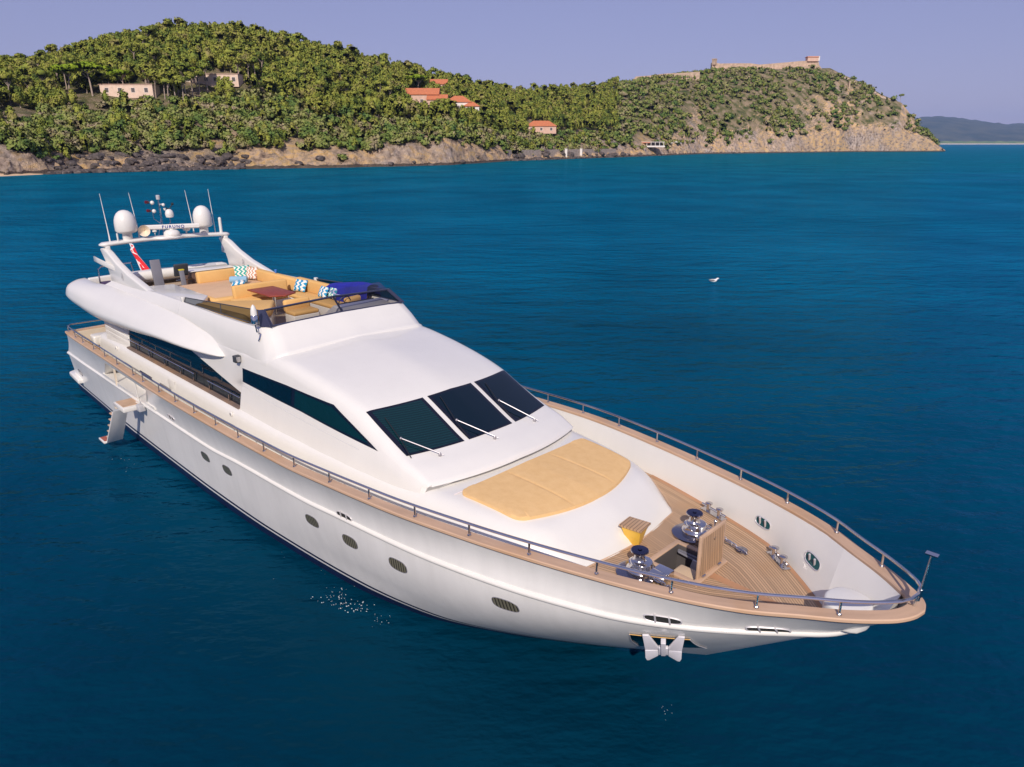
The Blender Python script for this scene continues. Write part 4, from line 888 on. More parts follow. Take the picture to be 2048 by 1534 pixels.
# exercise machine and chair aft of the sunbed
EX = thing('exercise_machine', 'dark grey exercise machine with a black screen behind the sunbed', 'exercise machine')
b = Vector((-25.35, -.55, FZ))
MB().box(b + Vector((0, .2, .06)), (.5, 1.2, .12)).build('base', M['dkgrey'], EX, rnd=.02)
MB().box(b + Vector((-.25, -.35, .62)), (.10, .34, 1.2), rot=Matrix.Rotation(R(-9), 3, 'Y')).build('side_panel', M['grey'], EX, rnd=.02)
MB().box(b + Vector((-.1, .45, .78)), (.09, .52, .46), rot=Matrix.Rotation(R(12), 3, 'Y')).build('screen', M['dkgrey'], EX, rnd=.03)
MB().box(b + Vector((.25, .35, .40)), (.10, .16, .85), rot=Matrix.Rotation(R(-10), 3, 'Y')).build('upright', M['grey'], EX, rnd=.015)
MB().box(b + Vector((.16, .36, .82)), (.14, .18, .05)).build('yellow_grip', simple('yellow_plastic', (.6, .5, .03), .5), EX, rnd=.01)
MB().box(b + Vector((.0, .5, .42)), (.06, .62, .03)).build('crossbar', M['steel'], EX)
CH = thing('wooden_cabinet', 'dark brown cabinet standing behind the sunbed backrest', 'cabinet')
MB().box((-25.9, 1.1, FZ + .32), (.7, 1.6, .62)).build('cabinet_body', M['brownstain'], CH, rnd=.02); MB().box((-25.9, 1.1, FZ + .65), (.78, 1.7, .04)).build('cabinet_top', M['white'], CH, rnd=.01)
HB = MB().prism([(-26.3, -1.9, FZ), (-25.3, -1.9, FZ), (-25.3, -1.35, FZ), (-26.3, -1.35, FZ)], (0, 0, .40)).build('storage_box', M['yellow'], None, rnd=.03); tag(HB, 'orange brown box on the floor beside the exercise machine', 'box')
# inflatable tender across the stern of the flybridge
TD = thing('inflatable_tender', 'white inflatable tender with a grey patch stowed across the aft upper deck', 'dinghy')
tb_ = MB().tube([(-27.35, -1.35, 5.08), (-27.3, -1.1, 5.10), (-27.3, 1.9, 5.12), (-27.3, 2.25, 5.12), (-27.32, 2.42, 5.12), (-27.34, 2.48, 5.12)], [.16, .2, .2, .19, .13, .03], 16).tube([(-28.2, -1.35, 5.0), (-28.2, 1.9, 5.0), (-28.2, 2.3, 5.02)], [.18, .19, .06], 14).build('buoyancy_tube', M['white'], TD)
MB().tube([(-27.3, 1.45, 5.12), (-27.3, 1.95, 5.12)], [.206, .206], 16).build('rubbing_patch', M['lav'], TD)
MB().box((-27.75, .3, 4.94), (.8, 2.8, .12)).build('tender_floor', M['lav'], TD, rnd=.03)
MB().prism([(-27.1, .3, 5.0), (-27.1, 1.3, 5.0), (-27.1, 1.1, 5.25), (-27.1, .6, 5.25)], (-.2, 0, 0)).build('tender_fender', M['white'], TD, rnd=.02)
MB().prism([(-28.3, -2.15, FZ), (-26.9, -2.15, FZ), (-26.9, -1.7, FZ), (-28.3, -1.7, FZ)], (0, 0, .24)).build('covered_cushion', M['purple'], None, rnd=.08)
tag(bpy.data.objects['covered_cushion'], 'dark purple covered cushion on the aft upper deck', 'cushion')
# ensign
FL = thing('ensign', 'red ensign with a white cross hanging from its staff at the stern', 'flag')
a, d_ = Vector((-29.05, -.25, 4.75)), Vector((-1.15, .0, 1.35))
MB().tube([a, a + d_], .022, 7).ball(a + d_, .035, 8).build('flagstaff', M['white'], FL)
V, F, mi = [], [], []; nu, nv = 16, 18
for i in range(nu + 1):
    for j in range(nv + 1):
        u, v = i/nu, j/nv                       # u away from the staff, v down the staff: hangs in folds
        p = a + d_*(1 - .92*v*.85 - .03); sag = u*(.55 + .35*v)
        V.append((p.x + .46*u + .05*math.sin(u*9)*(.3+u), p.y + .10*math.sin(u*7 + v*2) + .40*u*v, p.z - sag*.75*(1 - .3*v)))
cross = lambda u, v: (lambda x, y: max(abs(x), abs(y)) < .20 and (abs(y) < .02 + abs(x)*.30 or abs(x) < .02 + abs(y)*.30))(u - .5, (v - .5) * .8)
for i in range(nu):
    for j in range(nv):
        F.append((i*(nv+1)+j, (i+1)*(nv+1)+j, (i+1)*(nv+1)+j+1, i*(nv+1)+j+1)); mi.append(1 if (i == nu-1 or j in (0, nv-1) or cross((i+.5)/nu, (j+.5)/nv)) else 0)
P('flag_cloth', V, F, [M['red'], M['flagwhite']], FL, mi=mi)
# hose by the bow
hs = MB().tube([(-1.78 + .14*math.cos(a_), -.36 + .18*math.sin(a_), 2.72 + .10*max(0, math.sin(a_*1.0))) for a_ in np.linspace(-.3, 3.6, 16)], .025, 7).tube([(-1.68 + .1*math.cos(a_), -.42 + .12*math.sin(a_), 2.71) for a_ in np.linspace(0, 5, 14)], .022, 6).build('hose', M['black'], None)
tag(hs, 'short black hose curled on the teak at the bow', 'hose')

HAZE = 4e-5
# ================================================================== WATER, COAST, SKYLINE
C0 = Vector((CAM.x, CAM.y, 0)); H = CAM.z; fpx = 1421; cs, sn = math.cos(TH), math.sin(TH)
def wp(a, d, z=0.0): return C0 + RX*(a*d) + FH*d + Vector((0, 0, z))       # a: tangent of the bearing, d: distance along the heading
def slope(v): q = (v - 767)/fpx; return (-sn - cs*q) / (cs - sn*q)           # tangent of the elevation of an image row
def bear(u, v): q = (v - 767)/fpx; return ((u - 1024)/fpx) / (cs - sn*q)
# water
t = NT('sea_water'); pos = t.pos()
mp = t.n('ShaderNodeMapping'); t.l(pos, mp.inputs[0]); mp.inputs['Rotation'].default_value = (0, 0, R(-44.7)); mp.inputs['Scale'].default_value = (1, 1, 1)
rot = mp.outputs[0]
w1 = t.noise(0.34, 3, t.scale(rot, (.6, 1.5, 1))); w2 = t.noise(1.0, 3, t.scale(rot, (.85, 1.5, 1))); w3 = t.noise(3.4, 3, t.scale(rot, (.9, 1.3, 1)))
gust = t.ramp(t.noise(.020, 4, t.scale(rot, (.5, 1.6, 1))), (.3, (.35, .35, .35)), (.7, (1, 1, 1)))
hh = t.math('ADD', t.math('ADD', t.math('MULTIPLY', w1, 1.5), t.math('MULTIPLY', w2, .80)), t.math('MULTIPLY', w3, .20))
hh = t.math('MULTIPLY', hh, gust); BUMP = t.bump(hh, 1.0, 0.95)
sp3 = t.sep(pos)
dn = t.noise(.06, 4, pos); 
ca = t.n('ShaderNodeVectorMath', operation='DISTANCE'); t.l(pos, ca.inputs[0]); ca.inputs[1].default_value = tuple(wp(.06, 520))
near = t.n('ShaderNodeVectorMath', operation='DISTANCE'); t.l(pos, near.inputs[0]); near.inputs[1].default_value = (-4, -8, 0)
lee = t.ramp(t.math('DIVIDE', near.outputs['Value'], 120), (.0, (.24, .24, .24)), (.22, (.62, .62, .62)), (.8, (1, 1, 1))); t.l(lee, BUMP.inputs['Strength'])   # calmer water in the lee of the yacht
# the bay shoals from deep blue under the yacht to green shallows along the coast
depth = t.ramp(t.math('DIVIDE', near.outputs['Value'], 400), (.0, (.0003, .020, .040)), (.05, (.0003, .048, .100)), (.16, (.0004, .108, .22)), (.55, (.0005, .120, .212)), (1, (.001, .13, .19)))
pat = t.ramp(dn, (.35, (.78, .78, .80)), (.65, (1.2, 1.2, 1.16)))
WCOL = t.mix(1.0, depth, pat, 'MULTIPLY')
# a rippled sea never mirrors like flat glass: the facets that face the viewer cap the grazing reflection
bn_ = [n for n in t.t.nodes if n.type == 'BUMP'][0]; t.t.nodes.remove(t.p)
df = t.n('ShaderNodeBsdfDiffuse'); gl = t.n('ShaderNodeBsdfGlossy'); gl.inputs['Roughness'].default_value = .12
t.l(WCOL, df.inputs[0]); t.l(bn_.outputs[0], gl.inputs['Normal']); t.l(bn_.outputs[0], df.inputs['Normal'])
fz = t.n('ShaderNodeFresnel'); fz.inputs[0].default_value = 1.33; t.l(bn_.outputs[0], fz.inputs['Normal'])
cap = t.math('MINIMUM', t.math('MULTIPLY', fz.outputs[0], .80), .55); gl.inputs['Color'].default_value = (.10, .46, .74, 1)
mxs = t.n('ShaderNodeMixShader'); t.l(cap, mxs.inputs[0]); t.l(df.outputs[0], mxs.inputs[1]); t.l(gl.outputs[0], mxs.inputs[2]); t.l(mxs.outputs[0], t.out.inputs[0])
M['water'] = t.m
V, F = [], []
g = [-2000, -900, -300, 0, 300, 900, 3000, 8000, 14000]; ga = [-12000, -5000, -2500, -800, -250, 250, 800, 2500, 5000, 12000]
for d in g:
    for x in ga: q = C0 + RX*x + FH*d; V.append((q.x, q.y, 0))
for i in range(len(g)-1):
    for j in range(len(ga)-1): F.append((i*len(ga)+j, i*len(ga)+j+1, (i+1)*len(ga)+j+1, (i+1)*len(ga)+j))
tag(P('water', V, F, M['water']), kind='structure')

# terrain of the wooded hill, the saddle and the headland
rng = np.random.default_rng(7); random.seed(7)
SHU = [-300, 0, 90, 180, 480, 700, 900, 1020, 1280, 1400, 1700, 1893]; SHV = [358, 352, 348, 345, 338, 335, 330, 322, 313, 308, 304, 303]
RU = [-300, -150, 0, 110, 220, 330, 420, 500, 620, 760, 860, 950, 1030, 1100, 1200, 1240, 1300, 1430, 1530, 1640, 1662, 1700, 1750, 1790, 1830, 1870, 1893]
RV = [150, 128, 128, 118, 82, 58, 48, 52, 80, 114, 142, 165, 176, 172, 168, 156, 150, 139, 138, 136, 147, 163, 190, 206, 250, 286, 302]
RD = [430, 430, 420, 420, 440, 455, 465, 470, 490, 520, 545, 590, 640, 700, 790, 850, 900, 960, 985, 1010, 1010, 1010, 1005, 1000, 995, 988, 982]
RT = [8, 8, 8, 8, 8, 8, 8, 8, 8, 8, 8, 8, 8, 8, 8, 6, 4, 1.5, .5, 0, 0, 0, 0, 0, 0, 0, 0]
CU = [-300, 0, 60, 100, 200, 300, 460, 500, 560, 700, 840, 900, 960, 1020, 1060, 1150, 1250, 1310, 1400, 1500, 1600, 1700, 1780, 1850, 1893]
CV_ = [300, 300, 300, 320, 325, 324, 328, 306, 306, 304, 292, 284, 296, 308, 309, 307, 300, 296, 292, 284, 274, 262, 256, 278, 302.5]
def shore_d(u): return H / -slope(lin(u, SHU, SHV))
def ridge(u): d = lin(u, RU, RD); return d, H + d*slope(lin(u, RU, RV)) - lin(u, RU, RT)
def vnoise(x, y, seed=0):
    xi, yi = np.floor(x).astype(int), np.floor(y).astype(int); fx, fy = x - xi, y - yi; fx = fx*fx*(3-2*fx); fy = fy*fy*(3-2*fy)
    hsh = lambda a, b: np.modf(np.abs(np.sin(a*127.1 + b*311.7 + seed*74.7)*43758.5453))[0]
    return (hsh(xi, yi)*(1-fx) + hsh(xi+1, yi)*fx)*(1-fy) + (hsh(xi, yi+1)*(1-fx) + hsh(xi+1, yi+1)*fx)*fy
def fbm(x, y, o=4, seed=0): return sum(vnoise(x*2**k, y*2**k, seed+k)/2**k for k in range(o)) / 2 - .47
def ground(u, s):
    """height and distance at image column u and fraction s between shore (0) and ridge (1)"""
    d0 = shore_d(u); d1, h1 = ridge(u); cl = max(.3, H + (d0 + 10)*slope(lin(u, CU, CV_)))
    hd = max(0, min(1, (u - 1250)/250)); k = .035 if u < 1250 else .05
    d = d0 + (d1 - d0)*s; h1 = max(h1, cl*.6)
    if s < 0: h = -3*min(1, -s*20)
    elif s < k: h = cl*(s/k)**.8
    elif s <= 1: q = (s - k)/(1 - k); h = cl + (h1 - cl)*(q*(1.35 - .35*q))
    else: h = h1*max(-.2, 1 - ((s - 1)/.9)**1.4)
    return d, h
US = np.concatenate([np.linspace(-700, 1250, 760), np.linspace(1252.5, 1893, 420)]); SS = np.concatenate([[-.05, -.01], np.linspace(0, .06, 22), np.linspace(.068, .2, 18), np.linspace(.22, 1, 42), np.linspace(1.08, 1.9, 8)])
V = []
GD = np.zeros((len(US), len(SS))); GH = GD.copy(); GA = GD.copy()
for i, u in enumerate(US):
    a = bear(u, 290); end = max(0, min(1, (1893 - u)/60))
    for j, s in enumerate(SS): GD[i, j], GH[i, j] = ground(u, s); GA[i, j] = a
px = (RX.x*GA*GD + FH.x*GD); py = (RX.y*GA*GD + FH.y*GD)
sfr = SS[None, :]*np.ones_like(GD)
cliff = np.exp(-((sfr - .03)/.035)**2) * (sfr > .0)
nz = (fbm(px/9, py/9, 4, 3)*6.0 - np.abs(fbm(px/4.5, py/4.5, 4, 71))*11)*cliff + fbm(px/40, py/40, 3, 9)*7*np.clip(sfr*3, 0, 1)*(sfr < .95) + fbm(px/14, py/14, 3, 5)*2.0*np.clip(sfr*6, 0, 1)*(sfr < .97)
headl = np.clip((US[:, None] - 1300)/200, 0, 1); nz += headl*fbm(px/22, py/22, 4, 15)*7*np.clip(sfr*4, 0, 1)*(sfr < .93)*np.clip((1893-US[:, None])/120, 0, 1)
dsh = fbm(px/12, py/12, 3, 21)*9*(sfr < .08)*(sfr >= -.02)
crag = np.exp(-((sfr - .08)/.09)**2)*np.clip((US[:, None] - 1290)/60, 0, 1)*(sfr > .004)
nz += crag*(np.abs(fbm(px/11, py/11, 5, 31))*-16 + 2.5 + fbm(px/5, py/5, 3, 33)*6)*np.clip((1890 - US[:, None])/40, 0.25, 1)
GH2 = np.where(sfr > 0, np.maximum(GH + nz, .25), GH)
GDD = GD + dsh
for i in range(len(US)):
    for j in range(len(SS)): V.append(wp(GA[i, j], GDD[i, j], GH2[i, j]))
ns = len(SS); F = [(i*ns+j, (i+1)*ns+j, (i+1)*ns+j+1, i*ns+j+1) for i in range(len(US)-1) for j in range(ns-1)]
t = NT('coastal_ground'); pos = t.pos(); geo = t.n('ShaderNodeNewGeometry'); nzn = t.sep(geo.outputs['True Normal'])[2]
rock = t.ramp(t.noise(.16, 8, t.scale(pos, (1, 1, 2.2)), .65), (.30, (.10, .075, .062)), (.40, (.36, .26, .19)), (.50, (.66, .48, .33)), (.60, (.78, .50, .20)), (.72, (.70, .58, .48)))
pk = t.ramp(t.noise(.035, 3, pos), (.46, (0, 0, 0)), (.66, (1, 1, 1))); rock = t.mix(pk, rock, t.ramp(t.noise(.4, 7, pos), (.36, (.14, .11, .10)), (.48, (.46, .37, .32)), (.66, (.70, .58, .50))))
z = t.sep(pos)[2]; rock = t.mix(t.math('LESS_THAN', t.math('ADD', z, t.math('MULTIPLY', t.noise(.3, 4, pos), 2.0)), 2.2), rock, (.13, .10, .085))
soil = t.ramp(t.noise(.12, 7, pos), (.33, (.07, .095, .035)), (.45, (.16, .155, .065)), (.56, (.30, .24, .15)), (.68, (.38, .29, .19)))
f = t.math('ADD', nzn, t.math('MULTIPLY', t.math('SUBTRACT', t.noise(.1, 5, pos), .5), .45)); low = t.math('MULTIPLY', t.math('SUBTRACT', z, 9), .05, True)
veg = t.math('MULTIPLY', t.ramp(f, (.58, (0, 0, 0)), (.72, (1, 1, 1))), t.math('ADD', low, .25, True))
t.col(t.mix(veg, rock, soil)); t.set(.95, 0, .1); t.bump(t.noise(.55, 9, pos, .75), 1.0, 2.4)
M['ground'] = t.m
LAND = tag(P('hillside', V, F, M['ground'], None, angle=60), kind='structure')
bvh_l = BVHTree.FromPolygons(V, F)
def drop(p): h = bvh_l.ray_cast(Vector((p.x, p.y, 400)), Vector((0, 0, -1))); return h[0] if h[0] else None

# foliage
def leaf(name, stops, sc=.13):
    t = NT(name); pos = t.pos(); a = t.noise(sc, 5, pos, .6); b = t.noise(1.4, 3, pos); oi = t.n('ShaderNodeObjectInfo').outputs['Random']
    f = t.math('ADD', t.math('MULTIPLY', a, .86), t.math('MULTIPLY', b, .14))
    t.col(t.ramp(f, *stops)); t.set(.8, 0, .15); t.p.inputs['Subsurface Weight'].default_value = 0
    return t.m
M['pine'] = leaf('pine_foliage', [(.34, (.06, .10, .024)), (.43, (.16, .205, .036)), (.54, (.29, .305, .05)), (.66, (.27, .225, .10))])
M['scrub'] = leaf('scrub_foliage', [(.34, (.05, .10, .034)), (.43, (.13, .195, .042)), (.52, (.25, .27, .075)), (.62, (.31, .25, .16))], .10)
M['umbrella'] = leaf('umbrella_pine_foliage', [(.35, (.13, .21, .015)), (.6, (.27, .36, .022))], .2)
M['bark'] = simple('pine_bark', (.42, .33, .27), .9, 0, .25, 2)

def cards(lobes, n, size, rs, flat=0.0):
    """leaf clumps: small faces set over the skins of many lobes, facing outwards with scatter"""
    V, F, N = [], [], []; w = np.array([l[3] for l in lobes])**2; w = w/w.sum(); ctr = np.mean([l[:3] for l in lobes], axis=0) - [0, 0, .8]
    for k in rs.choice(len(lobes), n, p=w):
        cx, cy, cz, r, sz = lobes[k]; d = rs.normal(size=3); d /= np.linalg.norm(d)
        if d[2] < -.35 and rs.random() < .7: d[2] = -d[2]
        rr = r*(.72 + .42*rs.random()); p = np.array([cx, cy, cz]) + d*rr*np.array([1, 1, sz])
        nn = d*np.array([1, 1, 1/sz]) + rs.normal(size=3)*.55; nn /= np.linalg.norm(nn); u = np.cross(nn, rs.normal(size=3)); u /= np.linalg.norm(u); v = np.cross(nn, u)
        s_ = size*(.6 + .8*rs.random()); b = len(V)
        V += [p - u*s_ - v*s_*.5, p + u*s_*.2 - v*s_*.8, p + u*s_ + v*s_*.3, p - u*s_*.3 + v*s_*.8]; F.append((b, b+1, b+2, b+3))
        o_ = p - ctr; o_ /= np.linalg.norm(o_) + 1e-6; q_ = d*np.array([1, 1, 1/sz])*.75 + o_*.7 + rs.normal(size=3)*.12; N += [q_/np.linalg.norm(q_)]*4
    return V, F, N
def soft(me, N):
    me.polygons.foreach_set('use_smooth', np.ones(len(me.polygons), bool)); at_ = me.attributes.new('custom_normal', 'FLOAT_VECTOR', 'POINT'); at_.data.foreach_set('vector', np.asarray(N, np.float32).ravel()); me.update()
def core(kind):  # solid blob added inside the crown to block light through its gaps
    out, nn_ = [], []
    cs_ = {'pine': [(0, 0, 4.7, 1.45, 1.9)], 'scrub': [(0, 0, .95, 1.0, .8)], 'tall': [(0, 0, 9.0, 1.9, .55)], 'umbrella': [(0, 0, 7.9, 3.6, .22)]}[kind]
    for cx, cy, cz, r, sz in cs_:
        for ax in range(3):
            for sg in (-1, 1):
                for i in range(4):
                    for j in range(4):
                        for du, dv in ((0, 0), (1, 0), (1, 1), (0, 1)):
                            q = [0, 0, 0]; q[ax] = sg; q[(ax+1) % 3] = -1 + (i+du)/2; q[(ax+2) % 3] = -1 + (j+dv)/2; q = np.array(q, float); q /= np.linalg.norm(q)
                            out.append(np.array([cx, cy, cz]) + q*r*np.array([1, 1, sz])*(1 + .10*math.sin(5*q[0] + 3*q[1] + 4*q[2]))); nn_.append(q)
    return out, [(4*k, 4*k+1, 4*k+2, 4*k+3) for k in range(len(out)//4)], nn_
def crown(kind, rs):
    L = []
    if kind == 'pine':
        for k in range(26): a = rs.random()*6.28; h = rs.random()**.8; r = 2.35*math.sin(math.pi*min(1, .22 + .78*h))**.7 + .1; q_ = rs.random()**.5; L.append((math.cos(a)*r*q_, math.sin(a)*r*q_, 1.6 + 6.6*h, .55 + .5*rs.random()*(1 - .4*h), 1.15))
    elif kind == 'umbrella':
        for k in range(16): a = rs.random()*6.28; r = 4.2*math.sqrt(rs.random()); L.append((math.cos(a)*r, math.sin(a)*r, 8.0 - .09*r*r*.6 + .5*rs.random(), 1.1 + .5*rs.random(), .5))
    elif kind == 'tall':
        for k in range(10): a = rs.random()*6.28; r = 2.6*math.sqrt(rs.random()); L.append((math.cos(a)*r, math.sin(a)*r, 8.2 + 2.2*rs.random() - .1*r*r, 1.0 + .6*rs.random(), .6))
    else:
        for k in range(6): a = rs.random()*6.28; r = 1.2*rs.random(); L.append((math.cos(a)*r, math.sin(a)*r, .8 + .7*rs.random(), .8 + .5*rs.random(), .75))
    return L
def trunk(kind, rs):
    mb = MB(); h = {'pine': 5, 'umbrella': 7.8, 'tall': 8.6, 'scrub': 1}[kind]; lx, ly = rs.normal(size=2)*.35
    mb.tube([(0, 0, -1.2), (lx*.3, ly*.3, h*.45), (lx, ly, h*.85)], [.26, .2, .12], 6)
    if kind != 'scrub':
        for k in range(4 if kind == 'pine' else 6):
            a = rs.random()*6.28; b = h*(.55 + .3*rs.random()); r = {'pine': 1.4, 'umbrella': 3.2, 'tall': 1.9}[kind]
            mb.tube([(lx*.6, ly*.6, b), (lx*.6 + math.cos(a)*r, ly*.6 + math.sin(a)*r, h + .2)], [.11, .05], 5)
    return mb
PROT = {}
for kind, mat, n, sz, nvar in (('pine', 'pine', 1150, .27, 7), ('umbrella', 'umbrella', 1100, .38, 3), ('tall', 'pine', 620, .34, 3), ('scrub', 'scrub', 300, .26, 5)):
    PROT[kind] = []
    for q in range(nvar):
        rs = np.random.default_rng(100*len(PROT) + q); V, F, N = cards(crown(kind, rs), n, sz, rs); cv, cf, cn = core(kind); F = F + [tuple(i + len(V) for i in f) for f in cf]; V = V + cv; N = N + cn; me = bpy.data.meshes.new('crown'); me.from_pydata(V, [], F); me.materials.append(M[mat]); soft(me, N)
        tm = trunk(kind, rs); o = tm.build('trunk', M['bark'], None); tme = o.data; bpy.data.objects.remove(o)
        rs2 = np.random.default_rng(900 + q + 10*len(PROT)); lo = cards(crown(kind, rs), {'pine': 300, 'umbrella': 260, 'tall': 160, 'scrub': 80}[kind], sz*1.45, rs2)
        cv, cf, cn = core(kind); PROT[kind].append((me, tme, np.array(lo[0] + cv, np.float32), np.array(lo[2] + cn, np.float32)))
def plant(name, kind, loc, sc, rz, label, cat, group=None, var=None, parts=True):
    me, tme, _, _ = PROT[kind][(var if var is not None else random.randrange(99)) % len(PROT[kind])]
    o = bpy.data.objects.new(name, None); COL.objects.link(o); o.location = loc; o.rotation_euler = (0, 0, rz); o.scale = (sc, sc, sc*random.uniform(.9, 1.12)); o.empty_display_size = .5
    c = bpy.data.objects.new('crown', me); COL.objects.link(c); c.parent = o
    c = bpy.data.objects.new('trunk', tme); COL.objects.link(c); c.parent = o
    return tag(o, label, cat, group)
# scatter over the land
cand = []; HOUSES = []
def loc2(p): v = p - C0; return v.dot(RX), v.dot(FH)
def clearing(p, hgt=0):
    x, d = loc2(p)
    for h, rr in HOUSES:
        hx, hd = loc2(h)
        if (p - h).length < rr: return True
        if hgt > 0 and 0 < hd - d < 30 and abs(x*hd/d - hx) < rr*.70 and p.z + hgt > h.z + 2.4: return True       # keeps the open view down to the bay
    return False
def pt(u, v_s): a = bear(u, 290); d, h = ground(u, v_s); return drop(wp(a, d))
def at_px(u, v):                                 # where the ray of an image point meets the land
    dr = (FW + RX*((u-1024)/fpx) - UP*((v-767)/fpx)).normalized(); h = bvh_l.ray_cast(CAM, dr); return h[0]
M['wallpink'] = simple('pink_render', (.66, .44, .34), .85, 0, .12, .6); M['wallwhite'] = simple('white_render', (.78, .73, .68), .85, 0, .06, .6)
M['wallcream'] = simple('cream_render', (.74, .56, .44), .85, 0, .12, .6); M['tile'] = simple('terracotta_tiles', (.52, .17, .075), .85, 0, .22, 1.5); M['stone'] = simple('fort_stone', (.50, .37, .27), .95, 0, .25, .35); M['winda'] = simple('dark_window', (.13, .11, .10), .3)
def house(name, label, uv_, w, dp, h, wall, roof=None, hip=True, cat='house', flat=False, yaw=0, sink=1.5, wins=3, annex=None, tall=0):
    base = at_px(*uv_); HOUSES.append((base, max(w, dp)*.62))
    o = thing(name, label, cat, base, math.atan2(RX.y, RX.x) + yaw)
    mb = MB().box((0, 0, h/2 - sink/2), (w, dp, h + sink)); mb.build('wall', wall, o, smooth=False)
    if annex: ax, ay, aw, ad, ah = annex; MB().box((ax, ay, ah/2 - sink/2), (aw, ad, ah + sink)).build('annex_wall', wall, o, smooth=False)
    def rf(cx, cy, w, dp, h, hip):
        rh = min(w, dp)*.36; e = .5; x, y = w/2 + e, dp/2 + e; q = max(.2, w/2 - (dp/2 if hip else -e))
        V = [(cx-x, cy-y, h), (cx+x, cy-y, h), (cx+x, cy+y, h), (cx-x, cy+y, h), (cx-q, cy, h + rh), (cx+q, cy, h + rh), (cx-x, cy-y, h-.25), (cx+x, cy-y, h-.25), (cx+x, cy+y, h-.25), (cx-x, cy+y, h-.25)]
        r = P('roof', V, [(0, 1, 5, 4), (2, 3, 4, 5), (1, 2, 5), (3, 0, 4), (6, 7, 1, 0), (7, 8, 2, 1), (8, 9, 3, 2), (9, 6, 0, 3), (9, 8, 7, 6)], roof, o, smooth=False); return r
    if roof:
        r = rf(0, 0, w, dp, h + .02, hip); MB().box((w*.2, .3, h + 1.2), (.6, .6, 1.6)).build('chimney', wall, r, smooth=False)
        if annex: rf(annex[0], annex[1], annex[2], annex[3], annex[4] + .02, hip)
    elif flat: MB().box((0, 0, h + .12), (w + .5, dp + .5, .24)).build('roof', M['wallpink'], o, smooth=False)
    for k in range(wins):
        x = -w/2 + w*(k + .5)/wins; f = MB().box((x, -dp/2 - .02, h*.45), (1.9, .08, 2.1)).build('window', M['wallwhite'], o, smooth=False)
        MB().box((x, -dp/2 - .07, h*.45), (1.6, .04, 1.8)).build('pane', M['winda'], f, smooth=False)
    return o
house('villa', 'long low cream villa with a flat roof among the bare pine trunks', (428, 168), 27, 7, 4.2, M['wallcream'], None, flat=True, wins=6, cat='villa')
house('villa', 'pale villa half hidden behind the bright umbrella pines', (262, 190), 24, 7, 4.2, M['wallcream'], None, flat=True, wins=4, cat='villa')
house('house', 'pink house with a red tiled roof and lower wing', (846, 214), 19, 10, 6.5, M['wallpink'], M['tile'], False, annex=(9, -4, 11, 8, 3.6), wins=3)
house('house', 'white house with a hipped red tiled roof and lower wing', (918, 224), 15, 10, 5.5, M['wallwhite'], M['tile'], True, annex=(8, -4.5, 9, 7, 3.0), wins=3)
house('house', 'small house showing only its orange roof near the ridge', (874, 182), 14, 9, 4.0, M['wallpink'], M['tile'], False, wins=2)
house('house', 'orange roofed house in the trees above the stone sea wall', (1082, 263), 21, 10, 3.6, M['wallpink'], M['tile'], True, wins=3)
# beach pavilion
b = at_px(1296, 293); HOUSES.append((b, 16)); PV = thing('beach_pavilion', 'white open beach pavilion with orange awning below the headland', 'pavilion', b, math.atan2(RX.y, RX.x))
MB().box((0, 0, 3.6), (26, 8, .4)).build('roof', M['wallwhite'], PV, smooth=False); MB().box((0, 0, .1), (27, 9, 1.2)).build('terrace', M['wallwhite'], PV, smooth=False); MB().box((-5, -4.2, 3.15), (12, .2, .7)).build('awning', M['tile'], PV, smooth=False)
for x in np.linspace(-12.5, 12.5, 8): MB().box((x, -3.8, 2.0), (.4, .4, 3.2)).build('column', M['wallwhite'], PV, smooth=False)
MB().box((0, 3.5, 2), (25, .3, 3.2)).build('back_wall', M['winda'], PV, smooth=False)
for u, v in ((1343, 292), (1352, 290), (1360, 292)):
    b = at_px(u, v); pr = thing('parasol', 'small white parasol on the terrace beside the beach pavilion', 'parasol', b, 0, 'parasols beside the pavilion')
    MB().lathe([(1.9, 0), (1.0, .45), (.05, .8)], (0, 0, 2.4), 8).build('canopy', M['wallwhite'], pr); MB().tube([(0, 0, -.5), (0, 0, 3.1)], .06, 5).build('pole', M['wallwhite'], pr)
# sea wall
V, F = [], []
for k, u in enumerate(np.linspace(1014, 1232, 24)):
    d = shore_d(u) + 6.5; a = bear(u, 300); zt = 6.2; V += [wp(a, d, -1), wp(a, d + .6, zt), wp(a, d + 2.2, zt), wp(a, d + 2.4, -1)]
for i in range(23):
    for j in range(3): F.append((4*i+j, 4*i+4+j, 4*i+5+j, 4*i+1+j))
t = NT('sea_wall_stone'); t.col(t.ramp(t.noise(.9, 6, t.pos()), (.35, (.28, .22, .18)), (.65, (.46, .38, .32)))); t.set(.95); t.bump(t.noise(2, 6, t.pos()), .8, .3)
tag(P('sea_wall', V, F, t.m, None, smooth=False), 'grey stone sea wall standing above the dark rocks by the shore', 'wall')
for u in (1132, 1162):
    o = MB().box((0, 0, 3.2), (1.6, 1.6, 6.4)).box((0, 0, 6.5), (1.9, 1.9, .3)).build('gate_post', M['wallwhite'], None, smooth=False); o.location = wp(bear(u, 302), shore_d(u) + 5.9, 0); o.rotation_euler.z = math.atan2(RX.y, RX.x)
    tag(o, 'square white post standing at the grey sea wall', 'post', 'white posts on the sea wall')
